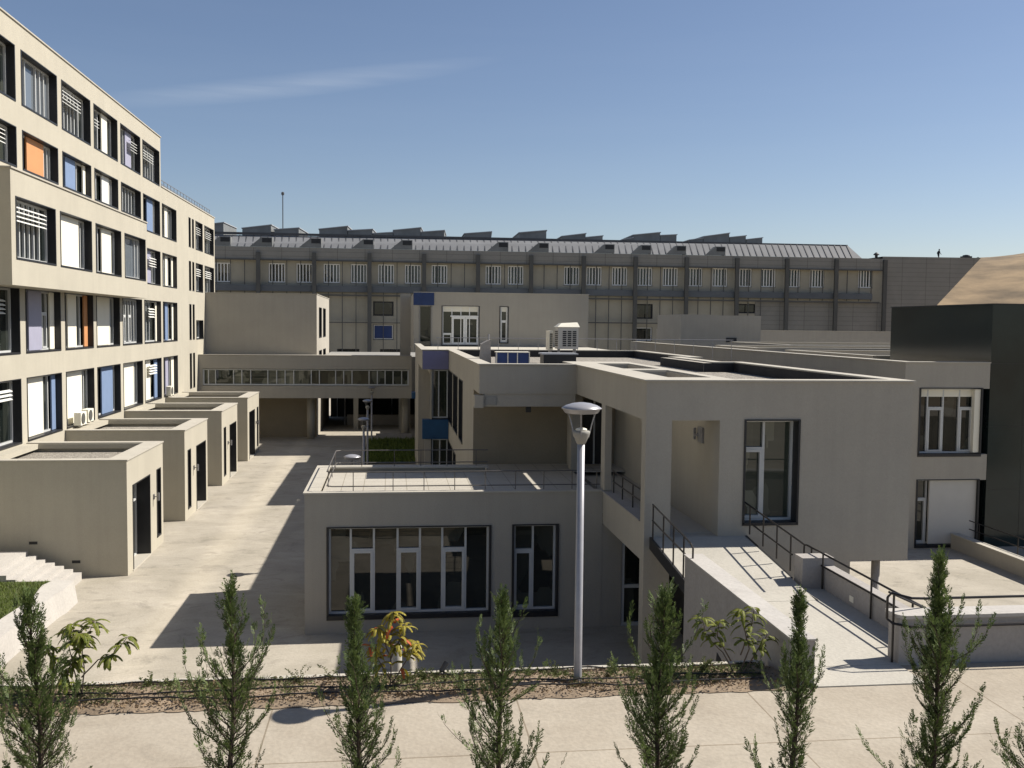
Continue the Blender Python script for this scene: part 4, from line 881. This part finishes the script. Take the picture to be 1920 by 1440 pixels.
for i in range(7): t_ = math.pi+i*math.pi/12; rr.append((8.75+.2*math.cos(t_), 15.8+.2*math.sin(t_)))
m.prism(rr+[(30.1,15.6),(30.1,16.07),(8.55,16.07)],4.072,4.13); m.build('coping','wconc',fw_)

rl = [[(6.41,23.6,4.60),(6.41,20.9,4.38),(6.41,20.45,4.33),(6.43,20.35,4.25),(6.43,20.35,4.03)],[(6.41,23.6,4.2),(6.41,20.75,4.0)]]
railing('ramp_railing','dark steel railing along the left edge of the ramp',rl,[((6.41,23.55,3.72),(6.41,23.55,4.60)),((6.41,22.6,3.62),(6.41,22.6,4.52)),((6.41,21.75,3.5),(6.41,21.75,4.45)),((6.41,20.95,3.4),(6.41,20.95,4.38))])
rr_ = [[(8.87,23.9,4.58),(8.87,20.4,4.33),(8.87,20.2,4.31)],[(8.87,23.3,4.12),(8.87,20.86,3.95)],[(8.87,23.9,4.58),(8.82,23.98,4.5),(8.82,23.98,4.3),(8.87,23.9,4.22)]]
railing('ramp_railing','dark steel railing along the right edge of the ramp',rr_,[((8.87,y,3.4+.11*(y-19.5)),(8.87,y,4.31+.073*(y-20.2))) for y in (23.5,22.6,21.75,20.95)])
r3 = [[(9.36,21.2,4.08),(9.36,16.1,4.08)],[(9.36,21.2,3.80),(9.36,16.1,3.81)],[(9.36,21.2,4.08),(9.36,21.35,4.05),(9.36,21.35,3.84),(9.36,21.2,3.80)]]
railing('landing_railing','brown handrail running along the top of the landing wall',r3,[((9.36,y,3.3),(9.36,y,4.08)) for y in (20.35,18.15,16.6)]+[((9.36,20.95,3.8),(9.36,20.95,4.08))])
r4 = [[(8.42,15.75,4.42),(8.42,15.75,4.05)],[(8.42,15.75,4.42),(8.48,15.72,4.50),(8.75,15.55,4.45),(9.0,15.55,4.44),(26,15.55,4.44)],[(8.42,15.75,4.05),(8.5,15.7,3.98),(8.75,15.57,3.95),(9.0,15.56,3.95),(26,15.56,3.95)],[(8.46,15.78,4.5),(9.36,16.1,4.08)]]
railing('parapet_railing','dark rail with a rounded end above the long front parapet',r4,[((8.52,15.72,3.27),(8.52,15.72,4.48))]+[((x,15.55,4.0),(x,15.55,4.44)) for x in (12.6,15.2,17.8)])

# lower terrace edge wall with rail at right
lw = thing('terrace_wall', (23, 32, 0), 'low sunlit wall edging the lower terrace at the right', 'wall')
MB().box(22.85,23.15,24,37.75,-.02,.58).build('wall_body','plaster2',lw); MB().box(22.82,23.18,24,37.76,.582,.63).build('coping','coping',lw)
railing('terrace_edge_railing','dark railing beyond the low wall in front of the black building',[[(23.6,25,1.15),(23.6,37.7,1.15)],[(23.6,25,.8),(23.6,37.7,.8)]],[((23.6,y,0),(23.6,y,1.15)) for y in (26,29,32,34.5,37)])

# ---------------------------------------------------------------- lamp posts
def lamp():
    t = thing('street_lamp', (0,0,0), 'x', 'lamp')
    MB().lathe([(.13,0),(.13,.02),(.075,.03),(.066,.2),(.06,3.93)],16).build('pole','lamp',t,True)
    MB().lathe([(.045,3.92),(.07,3.94),(.135,4.09),(.142,4.125),(.13,4.14),(.06,4.145)],20).build('lamp_holder','hall',t,True)
    MB().lathe([(.075,4.14),(.09,4.15),(.09,4.17),(.05,4.185)],16).build('lamp_glass','white',t,True)
    for k in range(3):
        a = 2*math.pi*k/3+.3; c_, s_ = math.cos(a), math.sin(a)
        MB().tube([(r_*c_,r_*s_,z) for r_,z in ((.13,4.03),(.155,4.12),(.19,4.25),(.225,4.36),(.262,4.44))],.009,6).build('arm','galv',t)
    MB().tube([(0,0,4.17),(0,0,4.5)],.014,6).build('stem','dark',t)
    MB().lathe([(.02,4.43),(.235,4.43),(.25,4.42),(.262,4.425),(.302,4.485),(.318,4.492),(.318,4.502),(.25,4.543),(.15,4.575),(.05,4.59),(.005,4.592)],36).build('reflector_disc','lamp',t,True)
    return t
l0 = lamp(); l0.location = (2.97,15.28,3.2); tag(l0,'tall grey street lamp with a domed disc head standing in the foreground bed','street lamp','disc-headed street lamps')
for loc, lab in (((-1.41,50.9,-.4),'nearest of the three courtyard lamps standing by the dark grass bed'),((-1.51,63.0,-.4),'middle courtyard lamp behind the nearest one'),((-1.5,75.5,-.35),'farthest courtyard lamp, its head against the bridge'),((-1.43,36.5,-.4),'lamp of which only the pale disc shows just behind the roof terrace'),((-4.1,88.5,0),'dim lamp standing in the dark passage beyond the bridge')):
    c = copy_tree(l0); c.location = loc; tag(c, lab, 'street lamp','disc-headed street lamps')
t = thing('white_post', (.10,16.3,0), 'short thick white post just behind the kerb by the yellow shrub', 'post')
MB().lathe([(.085,0),(.085,3.62),(.07,3.65)],20,(.10,16.3,0)).build('shaft','coping',t,True)
t = thing('garden_spotlight', (.85,15.7,Z1), 'small black spotlight on a stake at the kerb of the bed', 'spotlight')
MB().tube([(.85,15.7,Z1),(.85,15.7,Z1+.16)],.018,6).build('stake','dark',t); m = MB(); m.tube([(.80,15.66,Z1+.14),(.90,15.74,Z1+.25)],[.035,.05],10); m.build('head','dark',t)

# ---------------------------------------------------------------- planting
def spray(mb, p, d, L, rng, w=.0075):
    """flat feathery conifer spray: thin tapered scale-twigs along a fading axis"""
    d = d.normalized(); side = d.cross(Vector((rng.uniform(-.6,.6), rng.uniform(-.6,.6), 1)))
    if side.length < .1: side = d.cross(Vector((1,0,0)))
    side.normalize(); n = max(3, int(L/.020)); nn = d.cross(side); q = Vector(p)
    for k in range(n):
        t = (k+.5)/n; q = q+d*L/n+nn*rng.uniform(-.004,.004)+Vector((0,0,.10*L/n)); l = L*.50*(1-t*.85)+.016
        for s in (-1, 1):
            e = (d*.95+side*s*rng.uniform(.35,.75)+nn*rng.uniform(-.3,.3)).normalized()
            wv = e.cross(nn); wv.normalize(); wv *= w*(.6+.5*rng.random()); l2 = l*rng.uniform(.55,1.15)
            mb.add([q, q+e*l2*.45+wv, q+e*l2, q+e*l2*.45-wv], [(0,1,2,3)])
    mb.add([q-side*w*.6, q+side*w*.6, q+d*.035], [(0,1,2)])
def conifer(i, x, y, ztop, wid, seed, lab, lean=(0,0), bushy=1.0):
    rng = random.Random(seed); z0 = Z1-.02; Ht = ztop-z0
    t = thing('conifer_tree', (x, y, z0), lab, 'conifer', 'row of young conifers in the foreground')
    def axis(h): return Vector((x+lean[0]*h/Ht+.03*math.sin(h*2.1+seed), y+lean[1]*h/Ht+.03*math.cos(h*1.7+seed), z0+h))
    MB().tube([axis(Ht*k/12) for k in range(13)], [.036*(1-k/12.5)+.004 for k in range(13)], 7).build('trunk', 'bark', t)
    f = MB(); br = MB(); h = .10; big = [(rng.uniform(.30,.62)*Ht, rng.uniform(0,6.28)) for _ in range(4)]; ga = rng.uniform(0,6)
    # uneven outline: each height band and direction has its own reach
    lob = [[rng.choice((.4,.6,.85,1.0,1.45)) for _ in range(6)] for _ in range(30)]
    while h < Ht-.03:
        u = h/Ht
        D_ = Ht-h; prof = (.10+.90*min(1, D_/1.15)**1.15)*(1+.34*math.sin(D_*4.3+seed*1.7)+.18*math.sin(D_*9.1+seed))
        ga += 2.4+rng.uniform(-.6,.6); sec = lob[int(u*13)%30][int((ga % 6.283)/6.283*6)%6]
        L = wid*prof*sec*rng.uniform(.5,1.1)*.92
        if rng.random() < .08: L *= 1.5
        if any(abs(h-bh_) < .05 and abs((ga-ba_+3.14) % 6.283-3.14) < .8 for bh_, ba_ in big): L = wid*rng.uniform(1.2,1.8)
        L = min(max(L, .06), wid*2.1)
        el = rng.uniform(.25,.75)+.5*u; out = Vector((math.cos(ga), math.sin(ga), 0)); p = axis(h)
        sidev = Vector((-out.y, out.x, 0)); prev = p; pts = [p]; ns = max(3, int(L/.045)); dd = out; bend = rng.uniform(-.5,.5)
        for s in range(1, ns+1):
            q = s/ns; e = el+.75*q*q; dd = (out*math.cos(e)+Vector((0,0,math.sin(e)))+sidev*bend*q+Vector((rng.uniform(-.1,.1),rng.uniform(-.1,.1),rng.uniform(-.05,.05)))).normalized()
            nxt = prev+dd*(L*1.12/ns); pts.append(nxt)
            if q > .12 or L < .14:
                for sg in (-1, 1):
                    if rng.random() < .78*bushy:
                        spray(f, nxt, dd*.85+sidev*sg*rng.uniform(.3,.8)+Vector((0,0,rng.uniform(-.15,.45))), rng.uniform(.06,.14)*(1.25-.55*q), rng)
            prev = nxt
        spray(f, prev, dd, rng.uniform(.10,.17), rng)
        if L > .1: br.tube(pts, [.006*(1-k/len(pts))+.0018 for k in range(len(pts))], 4, False)
        h += rng.uniform(.007,.024)*(.9+.2*u)/bushy
    for k in range(8): spray(f, axis(Ht-.03-.03*k), Vector((.35*rng.uniform(-1,1),.35*rng.uniform(-1,1),1)), rng.uniform(.08,.13), rng)
    br.build('branches', 'bark', t); f.build('foliage', 'conifer', t)
trees = [(-3.62,6.17,.50,11,'leftmost conifer, in front of the curved white wall',(-.02,0),1.0),
 (-1.72,6.18,.52,23,'conifer in front of the courtyard shadow, second from the left',(.07,0),.85),
 (-.36,5.97,.40,31,'narrow conifer just left of the yellow shrub',(0,0),1.0),
 (1.22,6.02,.47,47,'conifer between the wide window and the lamp post',(-0.05,0),.85),
 (2.95,5.98,.56,52,'bushy conifer in front of the corner pillar',(.05,0),1.1),
 (4.52,5.97,.38,68,'slim conifer at the near end of the ramp parapet',(.06,0),.95),
 (6.22,6.33,.52,75,'tallest conifer, wide-armed, in front of the right parapet',(.03,0),1.1),
 (7.45,4.6,.44,83,'short conifer cut by the right edge of the photo',(0,0),1.0)]
for i, (x, zt, wd, sd_, lab, ln_, bu) in enumerate(trees): conifer(i, x, 10.5, zt, wd, sd_, lab, ln_, bu)

def leaflet(mb, q, e, nn, l, w):
    s = e.cross(nn).normalized()*w
    mb.add([q, q+e*l*.35+s, q+e*l*.75+s*.7+nn*(-l*.05), q+e*l-nn*(l*.18), q+e*l*.75-s*.7-nn*(l*.05), q+e*l*.35-s], [(0,1,2,3,4,5)])
def sumac(x, y, z, stems, lab, leafm, seed, cat='shrub', red=False, nl=(24,30), ll=.26):
    rng = random.Random(seed); t = thing('sumac_shrub', (x,y,z), lab, cat, 'sumac shrubs in the bed')
    st_ = MB(); lf = MB(); rf = MB()
    for pts in stems:
        P_ = [Vector((x+a, y+b, z+c)) for a,b,c in pts]
        # smooth
        Q = []
        for k in range(len(P_)-1):
            for s in range(4): Q.append(P_[k].lerp(P_[k+1], s/4)+Vector((rng.uniform(-.008,.008),rng.uniform(-.008,.008),0)))
        Q.append(P_[-1]); st_.tube(Q, [.012*(1-.6*k/len(Q)) for k in range(len(Q))], 6)
        end = P_[-1]
        for k in range(rng.randint(*nl)):
            a = k*2.4+rng.uniform(-.3,.3); el = rng.uniform(-.1,.9); base = Q[-1-min(len(Q)-1, int(rng.random()**1.6*7))]
            d = Vector((math.cos(a)*math.cos(el), math.sin(a)*math.cos(el), math.sin(el))); L = ll*rng.uniform(.65,1.05); p = base; tgt = rf if (red and rng.random() < .09) else lf
            R_ = [p]
            for s in range(14):
                d = (d+Vector((0,0,-.11))).normalized(); p = p+d*L/14; R_.append(p)
                side = d.cross(Vector((0,0,1))); side.normalize(); nn = side.cross(d)
                if s > 0:
                    for sg in (-1,1): leaflet(tgt, p, (side*sg+d*.45+Vector((0,0,-.25))).normalized(), nn, L*.25*(1-.035*s)*rng.uniform(.8,1.1), .0125)
            leaflet(tgt, p, d, nn, L*.16, .010)
            st_.tube(R_, .0025, 4, False)
    st_.build('stems','stem',t); lf.build('leaves',leafm,t)
    if rf.v: rf.build('red_leaves','redleaf',t)
sumac(-4.64,15.3,Z1,[[(0,0,0),(.05,0,.4),(.02,0,.8),(.2,0,1.2)],[(0.01,0,.35),(.25,-.02,.62),(.5,0,.70),(.68,0,.95)],[(0,0,.1),(-.1,0,.5),(-.18,.02,.85),(-.12,0,1.15)],[(-.15,.05,0),(-.32,.05,.45),(-.5,.05,.85)],[(.02,0,.5),(-.02,-.1,.9),(.05,-.1,1.05)],[(-.2,0,0),(-.22,0,.35),(-.12,0,.6)]],'green sumac shrub between the two leftmost conifers','sumac',3)
sumac(.0,15.3,Z1,[[(0,0,0),(.0,0,.4),(.0,0,.85),(.03,0,1.22)],[(0.02,0,.1),(.22,0,.42),(.40,-.03,.72)],[(0,0,.15),(-.2,0,.5),(-.30,0,.70)],[(0,0,.5),(.14,0,.8),(.20,0,1.02)],[(0,0,.5),(-.12,0,.8),(-.2,0,.98)]],'yellow and red autumn sumac shrub in front of the wide window','autumn',9,red=True,nl=(24,30),ll=.24)
sumac(5.62,15.3,Z1-.02,[[(0,0,0),(-.25,0,.45),(-.55,0,.75),(-.6,0,1.02)],[(.05,0,.1),(.2,0,.5),(.08,0,.9),(.05,0,1.15)],[(-.1,0,.3),(-.35,.0,.72),(-.32,0,.95)],[(.1,0,.05),(.35,.0,.5),(.5,0,.72)],[(.05,0,.4),(.22,0,.85),(.26,0,1.15)]],'thin olive sumac shrub against the ramp parapet','sumac',15,nl=(15,19),ll=.26)

def weed(x, y, h, seed, lab, feathery):
    rng = random.Random(seed); t = MB()
    for k in range(rng.randint(2,5)):
        a = rng.uniform(0,6.28); ln2 = rng.uniform(.1,.45); p = Vector((x+rng.uniform(-.006,.006), y+rng.uniform(-.006,.006), Z1+.03)); d = Vector((math.cos(a)*ln2, math.sin(a)*ln2*.6, 1)).normalized(); L = h*rng.uniform(.6,1)
        n = 9
        for s in range(n):
            p = p+d*L/n; d = (d+Vector((math.cos(a)*.07,math.sin(a)*.05,-.03))).normalized()
            for q in range(3):
                b = rng.uniform(0,6.28); e = (Vector((math.cos(b),math.sin(b),rng.uniform(.2,.9)))).normalized(); leaflet(t, p, e, e.cross(Vector((.3,.2,1))).normalized(), (.05 if feathery else .09)*(1.1-s/n*.6), .008)
        t.tube([p-d*.02,p],.002,3)
    return tag(t.build('weed','weed'), lab, 'weed', 'weeds in the planting bed')
wl_ = [(-3.75,.28,'weed arching right of the green sumac'),(-3.4,.22,'small tuft left of the second conifer'),(-2.95,.36,'tall thin weed left of the second conifer'),(-1.45,.42,'upright weed nearest the corner of the courtyard shadow'),(-.95,.40,'tall weed left of the narrow conifer'),(.28,.30,'grey green weed right of the yellow shrub'),(.5,.30,'upright weed between the yellow shrub and the spotlight'),(.72,.2,'low weed touching the black spotlight'),(2.2,.3,'weed left of the lamp post'),(2.65,.32,'weed leaning by the foot of the lamp post'),(3.5,.45,'tall blade-like weed right of the lamp post'),(4.75,.45,'leafy weed at the left end of the ramp parapet'),(5.1,.35,'weed at the foot of the ramp parapet'),(6.05,.5,'dark bushy weed behind the slim conifer')]
for i, (x, h, lab) in enumerate(wl_): weed(x, rnd.uniform(15.35,15.65), h*.9, 100+i, lab, i % 2)
# litter, creeping plants and stones covering the bed
m = MB(); m2 = MB()
for i in range(11000):
    x = rnd.uniform(-9, 6.2); y = rnd.uniform(14.72, 15.74); z = Z1+.07+rnd.uniform(0,.05); a = rnd.uniform(0,6.28); l = rnd.uniform(.015,.045)
    cl = math.sin(x*1.7)+math.sin(x*4.3+y*3)+math.sin(y*7)
    e = Vector((math.cos(a),math.sin(a),rnd.uniform(-.2,.7))).normalized(); nn = e.cross(Vector((rnd.uniform(-1,1),rnd.uniform(-1,1),1))).normalized()
    leaflet(m2 if (cl > -.5 and y > 14.9 and rnd.random() < .8) else m, Vector((x,y,z)), e, nn, l*(1.5 if cl > -.2 else 1), .013)
for i in range(900):
    x = rnd.uniform(-9, 6.1); y = rnd.uniform(14.95, 15.72)
    if math.sin(x*1.7)+math.sin(x*4.3+y*3) < -.5: continue
    hh_ = rnd.uniform(.06,.2)
    for k in range(rnd.randint(4,9)):
        a = rnd.uniform(0,6.28); dx, dy = .006*math.cos(a), .006*math.sin(a); lx, ly = rnd.uniform(-.08,.08), rnd.uniform(-.05,.05)
        m2.add([(x-dx,y-dy,Z1+.03),(x+dx,y+dy,Z1+.03),(x+lx+dx,y+ly,Z1+hh_*.7),(x+lx*1.6,y+ly*1.6,Z1+hh_)],[(0,1,2,3)])
        leaflet(m2, Vector((x+lx,y+ly,Z1+hh_*.6)), Vector((math.cos(a),math.sin(a),.5)).normalized(), Vector((0,.3,1)).normalized(), .05, .012)
tag(m.build('leaf_litter','litter'),'brown dry leaves and twigs scattered over the bed','leaf litter',kind='stuff')
tag(m2.build('ground_cover','weed'),'patches of low green creeping plants in the bed','ground cover',kind='stuff')
for y, lab in ((14.92,'black drip hose nearest the path edge of the bed'),(15.2,'black drip hose along the middle of the bed'),(15.62,'black drip hose close to the kerb')):
    h_ = MB(); h_.tube([(-9+.25*k, y+.05*math.sin(k*.5+y*7)+rnd.uniform(-.015,.015), Z1+.12+rnd.uniform(-.015,.02)) for k in range(61)],.013,6)
    tag(h_.build('drip_hose','hose'), lab, 'hose', 'drip hoses')
for o in bpy.data.objects:
    if '_org' in o: del o['_org']
